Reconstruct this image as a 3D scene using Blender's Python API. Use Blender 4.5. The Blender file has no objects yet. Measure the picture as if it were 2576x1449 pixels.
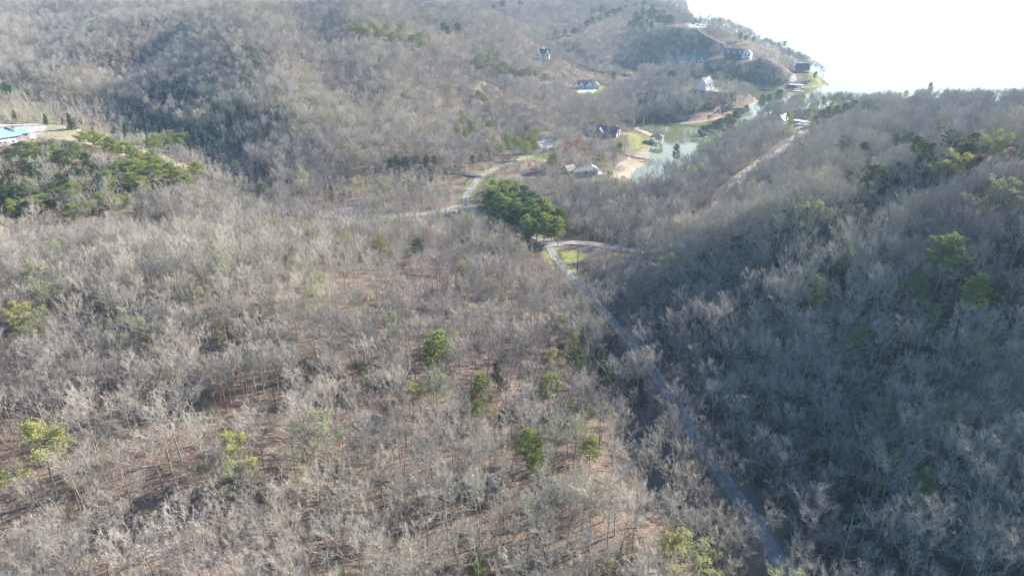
import bpy, math, random
import numpy as np
from mathutils import Vector
R_ = math.radians
scene = bpy.context.scene
C = bpy.context.collection
random.seed(7)
# ------------------------------------------------------------------ camera, world, sun, exposure
CAMH, PITCH, FPX = 125.0, R_(25.0), 1773.0          # metres over the lake, degrees down, focal length in units of a 2576 px wide picture
cam = bpy.data.cameras.new('camera'); cam.lens = 36 * FPX / 2576; cam.sensor_width = 36; cam.clip_end = 30000; cam.clip_start = 1
camo = bpy.data.objects.new('camera', cam); C.objects.link(camo)
camo.location = (0, 0, CAMH); camo.rotation_euler = (R_(90) - PITCH, 0, 0); scene.camera = camo
SUN_AZ, SUN_EL = R_(62), R_(27)                      # azimuth to the right of the view direction
world = bpy.data.worlds.new('World'); scene.world = world; world.use_nodes = True
wn = world.node_tree.nodes; wl = world.node_tree.links
sky = wn.new('ShaderNodeTexSky'); sky.sky_type = 'NISHITA'; sky.sun_disc = False
sky.sun_elevation = SUN_EL; sky.sun_rotation = SUN_AZ; sky.air_density = 1.0; sky.dust_density = 1.0; sky.ozone_density = 2.0
bg = wn['Background']; bg.inputs[1].default_value = 0.10
# bright cloud band added low in the unseen sky to whiten the lake reflection
tcw = wn.new('ShaderNodeTexCoord'); sx_ = wn.new('ShaderNodeSeparateXYZ'); wl.new(tcw.outputs['Generated'], sx_.inputs[0])
mr = wn.new('ShaderNodeMapRange'); mr.inputs[1].default_value = 0.25; mr.inputs[2].default_value = 0.42; mr.inputs[3].default_value = 0.95; mr.inputs[4].default_value = 0.0; wl.new(sx_.outputs[2], mr.inputs[0])
cn = wn.new('ShaderNodeTexNoise'); cn.inputs['Scale'].default_value = 3.0; cn.inputs['Detail'].default_value = 5; wl.new(tcw.outputs['Generated'], cn.inputs['Vector'])
cm_ = wn.new('ShaderNodeMapRange'); cm_.inputs[1].default_value = 0.3; cm_.inputs[2].default_value = 0.6; cm_.inputs[3].default_value = 0.55; cm_.inputs[4].default_value = 1.0; wl.new(cn.outputs[0], cm_.inputs[0])
mu = wn.new('ShaderNodeMath'); mu.operation = 'MULTIPLY'; dt = wn.new('ShaderNodeVectorMath'); dt.operation = 'DOT_PRODUCT'; dt.inputs[1].default_value = (math.sin(R_(32)), math.cos(R_(32)), 0); wl.new(tcw.outputs['Generated'], dt.inputs[0])
mr2 = wn.new('ShaderNodeMapRange'); mr2.inputs[1].default_value = 0.70; mr2.inputs[2].default_value = 0.92; wl.new(dt.outputs['Value'], mr2.inputs[0]); mu0 = wn.new('ShaderNodeMath'); mu0.operation = 'MULTIPLY'
wl.new(mr.outputs[0], mu0.inputs[0]); wl.new(mr2.outputs[0], mu0.inputs[1]); wl.new(mu0.outputs[0], mu.inputs[0]); wl.new(cm_.outputs[0], mu.inputs[1])
mxw = wn.new('ShaderNodeMix'); mxw.data_type = 'RGBA'; wl.new(mu.outputs[0], mxw.inputs[0]); hs = wn.new('ShaderNodeHueSaturation'); hs.inputs['Saturation'].default_value = 1.4; wl.new(sky.outputs[0], hs.inputs['Color']); wl.new(hs.outputs[0], mxw.inputs[6]); mxw.inputs[7].default_value = (6.6, 7.5, 8.1, 1); wl.new(mxw.outputs[2], bg.inputs[0])
sl = bpy.data.lights.new('sun', 'SUN'); sl.energy = 5.0; sl.angle = R_(0.5); sl.color = (1.0, 0.94, 0.85)
so = bpy.data.objects.new('sun', sl); C.objects.link(so); so.location = (300, 100, 400)
sd = Vector((math.sin(SUN_AZ) * math.cos(SUN_EL), math.cos(SUN_AZ) * math.cos(SUN_EL), math.sin(SUN_EL)))
so.rotation_euler = sd.to_track_quat('Z', 'Y').to_euler()
scene.view_settings.view_transform = 'Standard'; scene.view_settings.look = 'None'
scene.view_settings.exposure = 1.6; scene.view_settings.gamma = 1
scene.cycles.max_bounces = 5; scene.cycles.diffuse_bounces = 3; scene.cycles.volume_bounces = 0
S = 0.78125                                          # control heights below are on a scale where the camera is at 160

# ------------------------------------------------------------------ survey helpers
cp, sp = math.cos(PITCH), math.sin(PITCH)
def ray(px, py):
    a, b = px - 1288, 724.5 - py
    return np.array([a, FPX * cp + b * sp, -FPX * sp + b * cp])
def at(px, py, z=0.0):                               # point at height z seen in that direction
    d = ray(px, py); t = (z - CAMH) / d[2]
    return (d[0] * t, d[1] * t)
def proj(x, y, z):
    dz = z - CAMH; depth = y * cp - dz * sp; up = y * sp + dz * cp
    return 1288 + FPX * x / depth, 724.5 - FPX * up / depth, depth

# control points: px, py, height (scale of 160), kind g = bare ground seen there, c = canopy seen there
GP = [(870,538,17),(760,532,18),(960,545,16.5),(1060,540,15.5),(1170,505,15),(1190,470,14.5),(1215,440,14),(1300,405,13.5),(1370,372,13),(1385,340,13),
(1340,596,17),(1400,620,17.5),(1480,617,17.5),(1560,625,18),(1640,632,19),(1850,462,20),(1930,405,17),(2010,345,13),
(1430,690,18.5),(1480,745,20),(1540,810,21),(1602,883,22),(1646,938,23),(1709,1030,24),(1793,1169,25),(1877,1282,26),(1985,1449,27),
(40,325,46),(-120,325,46),(35,350,45.5),(200,345,42),(330,362,37),(400,352,34),(-200,400,46),
(1740,155,18),(1850,150,24),(1760,72,57),(1700,66,57),(1800,95,46),(1950,158,27),(2015,182,15),(2060,202,5),(1680,150,14),
(1480,222,12),(1770,226,10),(1650,222,10),(1365,152,38),(1530,342,8),(1475,436,8),(1430,432,10),(1968,314,8),(2015,314,11),(1560,330,4),
(1205,228,18),(1580,400,1),(1575,365,4)]
CP_ = [(0,1449,46),(600,1449,45),(1200,1449,38),(1700,1449,30),
(0,1150,49),(400,1150,49),(800,1150,44),(1200,1150,38),(1500,1150,34),
(0,900,48),(400,900,47),(800,900,43),(1150,900,36),(1400,900,29),
(0,720,46),(400,720,45),(800,720,41),(1100,720,33),(1300,720,25),
(0,590,42),(400,585,40),(800,582,33),(1100,580,24),(1250,590,19),
(300,500,25),(100,490,28),(200,430,32),(300,385,36),(60,430,36),(450,400,29),(500,430,25),(650,430,21),(750,480,16),(560,500,19),
(100,270,40),(300,290,34),(450,320,29),(600,380,23),(700,420,18),(850,470,16),(1000,460,14),
(600,350,22),(400,290,24),(200,215,32),(0,200,38),
(700,330,26),(700,260,40),(600,250,40),(600,180,52),(600,100,70),(600,50,80),(600,0,92),
(400,150,50),(400,50,76),(400,0,86),(200,130,50),(200,50,70),(200,0,84),(0,100,58),(0,0,84),
(800,250,42),(800,150,58),(800,50,80),(800,0,90),(850,350,24),(900,420,14),(1000,300,28),(1000,200,44),(1000,100,62),(950,20,86),
(1050,95,60),(1100,150,48),(1200,200,34),(1200,260,22),(1200,330,16),(1100,380,16),(1300,300,14),(1300,380,13),
(1350,220,21),(1300,150,30),(1200,100,50),(1300,50,60),(1200,0,72),(1060,55,42),(1050,0,74),
(1500,120,10),(1500,100,19),(1500,80,29),(1500,50,45),(1500,10,60),(1650,0,64),(1400,120,24),(1400,80,40),
(1600,100,16),(1650,40,48),(1700,240,4),(1700,215,12),(1600,215,11),(1450,300,10),(1400,250,14),(1300,430,12),(1400,480,12),(1500,540,13),
(1600,500,12),(1700,440,12),(1800,400,13),(1750,540,21),(1850,350,10),(1900,330,13),(1950,300,10)]
ctl = [(*at(px, py, z * S), z * S) for px, py, z in GP] + [(*at(px, py, (z + 20) * S), z * S) for px, py, z in CP_]
# valley floor behind the near hill, ridges and lake bed that the camera does not see (scale of 160: x, y, z)
for x, y, z in [(-230,320,26),(-80,335,24),(-400,330,30),(-560,300,40),(-420,120,52),(-260,60,52),(0,40,38),(60,40,32),(100,0,34),(240,60,92),
                (-900,900,70),(-1200,1100,90),(-900,1400,100),(-500,1500,95),(0,1900,85),(300,2300,70),(-1500,700,60),(-1100,500,40),(-1500,2500,120),(0,2900,100),
                (420,480,44),(520,560,34),(1000,900,-12),(1500,1500,-12),(900,2500,-12),(420,1250,30),(440,1500,-10),(460,780,5),(600,760,8),(700,650,25),(900,300,50),(640,400,44),(1400,300,60)]:
    ctl.append((x * S, y * S, z * S))
def along(pxs, offs, sgn=1):                         # hill shoulders set out square to a road
    w = [at(a, b, c * S) + (c * S,) for a, b, c in pxs]
    for i in range(len(w)):
        a, b = w[max(i - 1, 0)], w[min(i + 1, len(w) - 1)]
        tx, ty = b[0] - a[0], b[1] - a[1]; L = math.hypot(tx, ty); nx, ny = ty / L * sgn, -tx / L * sgn
        for d, up in offs: ctl.append((w[i][0] + nx * d, w[i][1] + ny * d, w[i][2] + up))
along([(1985,1449,27),(1793,1169,25),(1646,938,23),(1540,810,21)], [(12,3),(35,15.5),(65,31),(100,46),(140,53),(210,56),(300,50),(420,40)])  # off-frame shoulder heights are shaped for how they block the sun
along([(1640,632,19),(1745,560,20)], [(20,6),(48,18),(85,32),(125,43),(180,52)])
along([(1800,500,20),(1850,462,20),(1900,425,18)][1:], [(20,5),(48,13),(85,21),(125,26),(200,28)])
along([(1985,362,14),(2010,345,13)], [(20,5),(48,12),(85,19),(125,24)])
ctl.append((*at(2350, 280, 33 * S), 31 * S)); ctl.append((*at(2576, 292, 35 * S), 35 * S)); ctl.append((*at(2200, 288, 31 * S), 29 * S)); ctl.append((*at(2100, 300, 22 * S), 20 * S))
ctl = np.array(ctl)
def solve_tps(P):
    n = len(P); d = np.hypot(P[:, None, 0] - P[None, :, 0], P[:, None, 1] - P[None, :, 1]) / 100
    K = np.where(d > 0, d * d * np.log(d + 1e-9), 0) + np.eye(n) * 0.004
    A = np.zeros((n + 3, n + 3)); A[:n, :n] = K; A[:n, n] = 1; A[:n, n + 1:] = P[:, :2] / 100; A[n, :n] = 1; A[n + 1:, :n] = P[:, :2].T / 100
    return np.linalg.solve(A, np.r_[P[:, 2], 0, 0, 0])
W = solve_tps(ctl)
def vnoise(x, y, s, seed):
    x = x / s + seed * 17.3; y = y / s - seed * 9.1
    xi, yi = np.floor(x), np.floor(y); fx, fy = x - xi, y - yi; fx = fx * fx * (3 - 2 * fx); fy = fy * fy * (3 - 2 * fy)
    def h(a, b):
        v = np.sin(a * 127.1 + b * 311.7 + seed * 74.7) * 43758.5453; return v - np.floor(v)
    return (h(xi, yi) * (1 - fx) + h(xi + 1, yi) * fx) * (1 - fy) + (h(xi, yi + 1) * (1 - fx) + h(xi + 1, yi + 1) * fx) * fy - 0.5
def poly_sd(x, y, poly):                             # signed distance, negative inside
    d = np.full(x.shape, 1e9); ins = np.zeros(x.shape, bool); n = len(poly)
    for i in range(n):
        ax, ay = poly[i]; bx, by = poly[(i + 1) % n]; ex, ey = bx - ax, by - ay
        t = np.clip(((x - ax) * ex + (y - ay) * ey) / (ex * ex + ey * ey + 1e-9), 0, 1)
        d = np.minimum(d, np.hypot(x - ax - t * ex, y - ay - t * ey))
        c = (ay > y) != (by > y); ins ^= c & (x < ex * (y - ay) / (ey + 1e-12) + ax)
    return np.where(ins, -d, d)
def line_d(x, y, pts):
    d = np.full(x.shape, 1e9); z = np.zeros(x.shape)
    for a, b in zip(pts[:-1], pts[1:]):
        ex, ey = b[0] - a[0], b[1] - a[1]; t = np.clip(((x - a[0]) * ex + (y - a[1]) * ey) / (ex * ex + ey * ey + 1e-9), 0, 1)
        q = np.hypot(x - a[0] - t * ex, y - a[1] - t * ey); z = np.where(q < d, a[2] + t * (b[2] - a[2]), z); d = np.minimum(d, q)
    return d, z
shore = lambda L: [at(a, b, 0) for a, b in L]
WATER = [shore([(2092,215),(2052,192),(1960,150),(1860,130),(1780,105),(1745,60),(1722,5),(1705,-50),(1700,-85),(4200,-85),(4200,190),(3000,232),(2600,252),(2400,258),(2200,266),(2110,276),(2050,288),(1990,290),
    (1930,292),(1900,312),(1872,345),(1840,372),(1800,402),(1762,430),(1722,452),(1680,466),(1620,470),(1568,464),(1584,448),(1590,432),(1612,418),(1636,404),(1632,372),(1650,366),(1656,350),(1630,334),(1600,323),
    (1640,318),(1700,313),(1760,308),(1815,297),(1862,282),(1905,256),(1885,241),(1840,226),(1700,200),(1600,192),(1420,182),(1398,174),(1420,168),(1500,168),(1600,172),(1700,188),(1800,203),(1900,217),(1970,224),(2030,220)])]
def smooth_line(pts, n=4):
    out = []
    for i in range(len(pts) - 1):
        p0, p1, p2, p3 = pts[max(i - 1, 0)], pts[i], pts[i + 1], pts[min(i + 2, len(pts) - 1)]
        for k in range(n):
            t = k / n
            out.append(tuple(0.5 * (2 * b + (c - a) * t + (2 * a - 5 * b + 4 * c - d) * t * t + (3 * b - a - 3 * c + d) * t ** 3) for a, b, c, d in zip(p0, p1, p2, p3)))
    out.append(pts[-1]); return out
G = lambda L: smooth_line([at(a, b, c * S) + (c * S,) for a, b, c in L], 5)
ROADS = {  # name: centre line, width
 'valley_road': (G([(2060,1560,27),(1985,1449,27),(1877,1282,26),(1793,1169,25),(1749,1103,24.6),(1709,1030,24),(1646,938,23),(1602,883,22),(1540,810,21),(1480,745,20),(1430,690,18.5),(1398,650,17.8),(1378,618,17.4),(1340,596,17),(1255,556,16),(1180,520,15.2),(1172,496,15),(1190,468,14.5),(1215,440,14),(1300,405,13.5),(1352,385,13),(1374,368,13),(1368,348,13),(1398,332,13),(1440,322,12)]), 3.5),
 'side_road': (G([(1392,612,17.4),(1440,611,17.4),(1500,617,17.5),(1560,625,18),(1640,632,19),(1740,590,20.5),(1850,462,20),(1930,405,17),(1985,362,14),(2012,335,13)]), 4.4),
 'turnaround_road': (G([(1176,516,15.2),(1120,530,15.4),(1060,540,15.6),(960,546,16.5),(880,540,17)]), 5.0),
 'peninsula_lane': (G([(1700,64,57),(1745,70,57),(1765,84,52),(1800,102,44),(1850,124,36),(1905,142,33),(1950,158,27),(2000,188,14)]), 1.9),
 'hillside_drive': (G([(-150,318,46),(-40,322,46),(60,316,45.6)]), 5),
}
def base_h(x, y):
    x = np.atleast_1d(np.asarray(x, float)); y = np.atleast_1d(np.asarray(y, float)); out = np.zeros(x.shape)
    n = len(ctl)
    for s in range(0, len(x), 20000):
        xs, ys = x[s:s + 20000], y[s:s + 20000]
        d2 = ((xs[:, None] - ctl[None, :, 0]) ** 2 + (ys[:, None] - ctl[None, :, 1]) ** 2) / 1e4
        out[s:s + 20000] = (0.5 * d2 * np.log(d2 + 1e-18)) @ W[:n] + W[n] + W[n + 1] * xs / 100 + W[n + 2] * ys / 100
    return out
FOLDS = [([(560,20,92),(620,120,66),(690,230,46),(760,340,30)], 5, 34), ([(470,30,84),(390,120,56),(300,200,34)], -8, 26), ([(330,50,76),(240,110,56),(150,180,42)], 8, 34), ([(930,10,90),(1000,75,70),(1090,125,54),(1180,175,40)], 9, 38),
    ([(1010,30,60),(1060,70,46)], -16, 60), ([(760,60,78),(830,150,58),(900,260,38)], -8, 30), ([(860,30,86),(930,120,64),(1000,230,38)], 5, 28), ([(120,30,76),(60,120,55)], -9, 38), ([(1250,60,62),(1330,120,36)], 8, 45), ([(1380,70,46),(1440,110,26)], -8, 45), ([(700,20,92),(760,130,64)], 4, 26),
    ([(60,900,47),(300,880,47),(620,870,44)], -5, 14), ([(900,1000,42),(1150,960,37),(1350,930,31)], -4.5, 13), ([(0,1280,47),(500,1250,45),(900,1180,42)], -4, 11), ([(1450,1000,32),(1560,1150,32),(1640,1350,31)], 3.5, 13), ([(500,680,43),(900,660,38)], 3, 20), ([(1900,1100,42),(2100,900,52),(2350,760,66)], -5, 11), ([(2050,1400,44),(2300,1150,58),(2576,980,72)], 4, 11), ([(1800,700,34),(2050,600,52),(2300,500,60)], -5, 13)]
FOLDS = [([at(a, b, (c + 14) * S) + (0.0,) for a, b, c in L], amp, sg) for L, amp, sg in FOLDS]
def folds(x, y):
    out = 0
    for L, amp, sg in FOLDS: d, _ = line_d(x, y, L); out = out + amp * np.exp(-(d / sg) ** 2)
    return out
def hz(x, y):
    x = np.atleast_1d(np.asarray(x, float)); y = np.atleast_1d(np.asarray(y, float))
    z = np.clip(base_h(x, y), -14, 140)
    z = z + vnoise(x, y, 60, 1) * 5.0 + vnoise(x, y, 24, 2) * 2.2 + vnoise(x, y, 9, 3) * 0.5 + folds(x, y)
    for pts, w in ROADS.values():
        d, rz = line_d(x, y, pts); t = np.clip((d - w * 0.8) / 9.0, 0, 1); t = t * t * (3 - 2 * t); z = rz * (1 - t) + z * t
    for (cx, cy, cz, r) in PADS:
        d = np.hypot(x - cx, y - cy); t = np.clip((d - r) / (r * 0.8), 0, 1); t = t * t * (3 - 2 * t); z = cz * (1 - t) + z * t
    for p in WATER:
        d = poly_sd(x, y, p)
        land = np.maximum(np.minimum(z, 0.25 + 0.75 * np.maximum(d, 0) + 0.0), np.minimum(0.06 * np.maximum(d, 0) + 0.1, 2.5))
        z = np.where(d < 0, np.maximum(-4, 0.12 * d - 0.1), land)
    return z
def pad(px, py, z, r): x, y = at(px, py, z * S); return (x, y, z * S, r)
PADS = [pad(35,340,45.5,26), pad(880,540,17,12), pad(1735,68,57,22), pad(2012,322,12.5,12), pad(1480,222,12,18), pad(1768,226,10,18), pad(1740,156,19,24), pad(1855,148,25,24),
        pad(2017,184,14,12), pad(1365,152,38,14), pad(1530,342,8,14), pad(1475,434,8,13), pad(1392,612,17.4,7), pad(1382,362,13,9), pad(1968,313,8,9), pad(1205,228,18,12), pad(1430,434,9.5,6), pad(1440,640,17.3,7)]
def hit(px, py, h=0.0):                              # where the line of sight comes within h of the ground
    d = ray(px, py); d = d / math.hypot(d[0], d[1]); ts = np.concatenate([np.arange(60, 600, 1.5), np.arange(600, 2600, 4)])
    X, Y, Z = d[0] * ts, d[1] * ts, CAMH + d[2] * ts; g = hz(X, Y) + h; i = np.argmax(Z < g)
    if not (Z < g).any(): i = len(ts) - 1
    return float(X[i]), float(Y[i]), float(g[i] - h)

# ------------------------------------------------------------------ materials
def mat(name, col, rough=0.85, var=None, scale=1.0, metal=0.0, spec=0.3, bump=0.0):
    m = bpy.data.materials.new(name); m.use_nodes = True; nt = m.node_tree; b = nt.nodes['Principled BSDF']
    b.inputs['Roughness'].default_value = rough; b.inputs['Metallic'].default_value = metal; b.inputs['Specular IOR Level'].default_value = spec
    col = (*col, 1)
    if var is None: b.inputs['Base Color'].default_value = col
    else:
        tc = nt.nodes.new('ShaderNodeTexCoord'); no = nt.nodes.new('ShaderNodeTexNoise'); no.inputs['Scale'].default_value = scale; no.inputs['Detail'].default_value = 5
        mx = nt.nodes.new('ShaderNodeMix'); mx.data_type = 'RGBA'; mx.inputs[6].default_value = col; mx.inputs[7].default_value = (*var, 1)
        nt.links.new(tc.outputs['Object'], no.inputs['Vector']); rp = nt.nodes.new('ShaderNodeMapRange'); rp.inputs[1].default_value = 0.35; rp.inputs[2].default_value = 0.65
        nt.links.new(no.outputs[0], rp.inputs[0]); nt.links.new(rp.outputs[0], mx.inputs[0]); nt.links.new(mx.outputs[2], b.inputs['Base Color'])
        if bump:
            bp = nt.nodes.new('ShaderNodeBump'); bp.inputs['Strength'].default_value = bump; nt.links.new(no.outputs[0], bp.inputs['Height']); nt.links.new(bp.outputs[0], b.inputs['Normal'])
    return m
def tree_mat(name, a, b_, c=None, trans=0.0, rough=0.9):
    """colour varies from tree to tree (random) and from stand to stand (noise over the place where the tree grows)"""
    m = bpy.data.materials.new(name); m.use_nodes = True; nt = m.node_tree; b = nt.nodes['Principled BSDF']; b.inputs['Roughness'].default_value = rough; b.inputs['Specular IOR Level'].default_value = 0.15
    oi = nt.nodes.new('ShaderNodeObjectInfo'); mx = nt.nodes.new('ShaderNodeMix'); mx.data_type = 'RGBA'; mx.inputs[6].default_value = (*a, 1); mx.inputs[7].default_value = (*b_, 1)
    nt.links.new(oi.outputs['Random'], mx.inputs[0]); out = mx.outputs[2]
    if c is not None:
        no = nt.nodes.new('ShaderNodeTexNoise'); no.inputs['Scale'].default_value = 0.014; no.inputs['Detail'].default_value = 2; nt.links.new(oi.outputs['Location'], no.inputs['Vector'])
        rp = nt.nodes.new('ShaderNodeMapRange'); rp.inputs[1].default_value = 0.42; rp.inputs[2].default_value = 0.62; nt.links.new(no.outputs[0], rp.inputs[0])
        m2 = nt.nodes.new('ShaderNodeMix'); m2.data_type = 'RGBA'; nt.links.new(rp.outputs[0], m2.inputs[0]); nt.links.new(out, m2.inputs[6]); m2.inputs[7].default_value = (*c, 1); out = m2.outputs[2]
    nt.links.new(out, b.inputs['Base Color'])
    if trans:
        tr = nt.nodes.new('ShaderNodeBsdfTranslucent'); ms = nt.nodes.new('ShaderNodeMixShader'); ms.inputs[0].default_value = trans
        nt.links.new(out, tr.inputs[0]); nt.links.new(b.outputs[0], ms.inputs[1]); nt.links.new(tr.outputs[0], ms.inputs[2]); nt.links.new(ms.outputs[0], nt.nodes['Material Output'].inputs[0])
    return m
M = {}
M['bark'] = tree_mat('bark', (0.32, 0.285, 0.25), (0.10, 0.09, 0.085), (0.30, 0.27, 0.22))
M['twig'] = tree_mat('twigs', (0.41, 0.365, 0.32), (0.20, 0.178, 0.165), (0.41, 0.37, 0.30))
M['paletwig'] = tree_mat('pale_twigs', (0.46, 0.42, 0.33), (0.34, 0.31, 0.25), (0.46, 0.43, 0.31))
M['brush'] = tree_mat('brush', (0.34, 0.29, 0.24), (0.24, 0.21, 0.17), (0.30, 0.29, 0.18))
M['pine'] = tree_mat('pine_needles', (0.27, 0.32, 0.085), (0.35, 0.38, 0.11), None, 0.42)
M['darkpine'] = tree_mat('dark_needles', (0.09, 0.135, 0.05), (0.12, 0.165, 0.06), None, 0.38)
M['gap_evergreen'] = tree_mat('gap_darkening_leaves', (0.035, 0.055, 0.028), (0.055, 0.07, 0.04), None, 0.1)
M['bud'] = tree_mat('spring_leaves', (0.39, 0.39, 0.12), (0.42, 0.40, 0.17), None, 0.4)
M['budgrey'] = tree_mat('pale_buds', (0.34, 0.36, 0.17), (0.30, 0.33, 0.16), None, 0.4)
M['redbud'] = tree_mat('red_buds', (0.42, 0.17, 0.11), (0.36, 0.16, 0.10), None, 0.4)
M['white_bark'] = mat('white_bark', (0.62, 0.60, 0.54), 0.8, (0.5, 0.47, 0.4), 3)

def ground_mat():
    m = bpy.data.materials.new('ground'); m.use_nodes = True; nt = m.node_tree; N = nt.nodes.new; L = nt.links.new; b = nt.nodes['Principled BSDF']; b.inputs['Roughness'].default_value = 0.95; b.inputs['Specular IOR Level'].default_value = 0.1
    tc = N('ShaderNodeTexCoord')
    def noise(s, d=5):
        n = N('ShaderNodeTexNoise'); n.inputs['Scale'].default_value = s; n.inputs['Detail'].default_value = d; L(tc.outputs['Object'], n.inputs['Vector']); return n.outputs[0]
    def mix(f, a, c):
        x = N('ShaderNodeMix'); x.data_type = 'RGBA'
        if isinstance(f, float): x.inputs[0].default_value = f
        else: L(f, x.inputs[0])
        for i, v in ((6, a), (7, c)):
            if isinstance(v, tuple): x.inputs[i].default_value = (*v, 1)
            else: L(v, x.inputs[i])
        return x.outputs[2]
    def rng(v, a, c):
        r = N('ShaderNodeMapRange'); r.inputs[1].default_value = a; r.inputs[2].default_value = c; L(v, r.inputs[0]); return r.outputs[0]
    litter = mix(rng(noise(0.35), .4, .6), (0.135, 0.10, 0.08), (0.068, 0.053, 0.045))
    litter = mix(rng(noise(0.03), .45, .6), litter, (0.19, 0.14, 0.108)); litter = mix(rng(noise(2.5), .5, .7), litter, (0.25, 0.185, 0.135))
    grass = mix(rng(noise(0.25), .4, .6), (0.14, 0.16, 0.045), (0.24, 0.23, 0.085))
    dry = mix(rng(noise(0.45), .4, .6), (0.34, 0.29, 0.20), (0.23, 0.20, 0.11))
    mud = mix(rng(noise(0.12), .4, .6), (0.36, 0.29, 0.21), (0.25, 0.205, 0.155))
    grav = mix(rng(noise(0.3), .4, .6), (0.45, 0.42, 0.37), (0.36, 0.34, 0.30))
    col = litter
    for nm, c in (('grass', grass), ('dry', dry), ('mud', mud), ('gravel', grav)):
        a = N('ShaderNodeAttribute'); a.attribute_name = nm; ad = N('ShaderNodeMath'); ad.operation = 'ADD'; L(a.outputs['Fac'], ad.inputs[0])
        s = N('ShaderNodeMath'); s.operation = 'MULTIPLY_ADD'; s.inputs[1].default_value = 0.8; s.inputs[2].default_value = -0.4; L(noise(0.5), s.inputs[0]); L(s.outputs[0], ad.inputs[1])
        col = mix(rng(ad.outputs[0], .4, .6), col, c)
    L(col, b.inputs['Base Color']); bp = N('ShaderNodeBump'); bp.inputs['Strength'].default_value = 0.6; bp.inputs['Distance'].default_value = 0.5; L(noise(1.5), bp.inputs['Height']); L(bp.outputs[0], b.inputs['Normal'])
    return m
M['ground'] = ground_mat()
M['road'] = mat('worn_asphalt', (0.30, 0.285, 0.265), 0.9, (0.19, 0.18, 0.165), 0.6)
M['concrete'] = mat('concrete', (0.55, 0.53, 0.48), 0.9, (0.46, 0.44, 0.4), 0.3)
M['shoulder'] = mat('shoulder_grass', (0.20, 0.20, 0.08), 0.95, (0.26, 0.2, 0.12), 0.4)
def water_mat():
    m = bpy.data.materials.new('lake_water'); m.use_nodes = True; nt = m.node_tree; b = nt.nodes['Principled BSDF']; b.inputs['Roughness'].default_value = 0.06; b.inputs['IOR'].default_value = 1.33
    b.inputs['Base Color'].default_value = (0.115, 0.125, 0.055, 1); b.inputs['Specular IOR Level'].default_value = 0.5
    tc = nt.nodes.new('ShaderNodeTexCoord'); no = nt.nodes.new('ShaderNodeTexNoise'); no.inputs['Scale'].default_value = 0.25; no.inputs['Detail'].default_value = 4; nt.links.new(tc.outputs['Object'], no.inputs['Vector'])
    bp = nt.nodes.new('ShaderNodeBump'); bp.inputs['Strength'].default_value = 0.02; bp.inputs['Distance'].default_value = 1; nt.links.new(no.outputs[0], bp.inputs['Height']); nt.links.new(bp.outputs[0], b.inputs['Normal'])
    return m
M['water'] = water_mat()

# ------------------------------------------------------------------ mesh helpers
def link(name, me, m=None, parent=None, smooth=False):
    if m is not None: me.materials.append(m)
    o = bpy.data.objects.new(name, me); C.objects.link(o)
    if parent is not None: o.parent = parent
    if smooth: me.polygons.foreach_set('use_smooth', [True] * len(me.polygons))
    return o
def mesh_of(name, V, F): me = bpy.data.meshes.new(name); me.from_pydata([tuple(v) for v in V], [], F); me.update(); return me
class MB:
    def __init__(s): s.v = []; s.f = []
    def box(s, c, d, rz=0.0):
        (x, y, z), (a, b, h) = c, (d[0] / 2, d[1] / 2, d[2] / 2); n = len(s.v); co, si = math.cos(rz), math.sin(rz)
        for i, j, k in ((-1,-1,-1),(1,-1,-1),(1,1,-1),(-1,1,-1),(-1,-1,1),(1,-1,1),(1,1,1),(-1,1,1)):
            u, v = i * a, j * b; s.v.append((x + u * co - v * si, y + u * si + v * co, z + k * h))
        s.f += [tuple(n + q for q in f) for f in ((0,3,2,1),(4,5,6,7),(0,1,5,4),(1,2,6,5),(2,3,7,6),(3,0,4,7))]; return s
    def poly(s, pts): n = len(s.v); s.v += [tuple(p) for p in pts]; s.f.append(tuple(range(n, n + len(pts)))); return s
    def tube(s, pts, rads, k=6, cap=False):
        n = len(s.v); pts = [Vector(p) for p in pts]
        for i, p in enumerate(pts):
            t = (pts[min(i + 1, len(pts) - 1)] - pts[max(i - 1, 0)]).normalized(); u = t.orthogonal().normalized() if i == 0 else (u - t * u.dot(t)).normalized(); w = t.cross(u)
            for j in range(k):
                a = 2 * math.pi * j / k; s.v.append(tuple(p + (u * math.cos(a) + w * math.sin(a)) * rads[i]))
        for i in range(len(pts) - 1):
            for j in range(k): s.f.append((n + i * k + j, n + i * k + (j + 1) % k, n + (i + 1) * k + (j + 1) % k, n + (i + 1) * k + j))
        if cap: s.f.append(tuple(n + (len(pts) - 1) * k + j for j in range(k))); s.f.append(tuple(n + j for j in reversed(range(k))))
        return s
    def spike(s, a, b, r):                           # a twig: three long sides running to a point
        t = (b - a).normalized(); u = t.orthogonal().normalized(); w = t.cross(u); n = len(s.v)
        for j in range(3): q = 2.0944 * j; s.v.append(tuple(a + (u * math.cos(q) + w * math.sin(q)) * r))
        s.v.append(tuple(b)); s.f += [(n, n + 1, n + 3), (n + 1, n + 2, n + 3), (n + 2, n, n + 3)]; return s
    def prism(s, prof, y0, y1):                      # profile in x,z pushed along y
        n = len(s.v); k = len(prof)
        s.v += [(x, y0, z) for x, z in prof] + [(x, y1, z) for x, z in prof]
        s.f += [(n + i, n + (i + 1) % k, n + k + (i + 1) % k, n + k + i) for i in range(k)] + [tuple(n + i for i in reversed(range(k))), tuple(n + k + i for i in range(k))]; return s
    def obj(s, name, m, parent=None, smooth=False): return link(name, mesh_of(name, s.v, s.f), m, parent, smooth)
def tag(o, label=None, cat=None, group=None, kind=None):
    if label: o['label'] = label
    if cat: o['category'] = cat
    if group: o['group'] = group
    if kind: o['kind'] = kind
    return o
def empty(name, loc, rz=0.0):
    o = bpy.data.objects.new(name, None); C.objects.link(o); o.location = loc; o.rotation_euler = (0, 0, rz); o.empty_display_size = 1; return o

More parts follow.
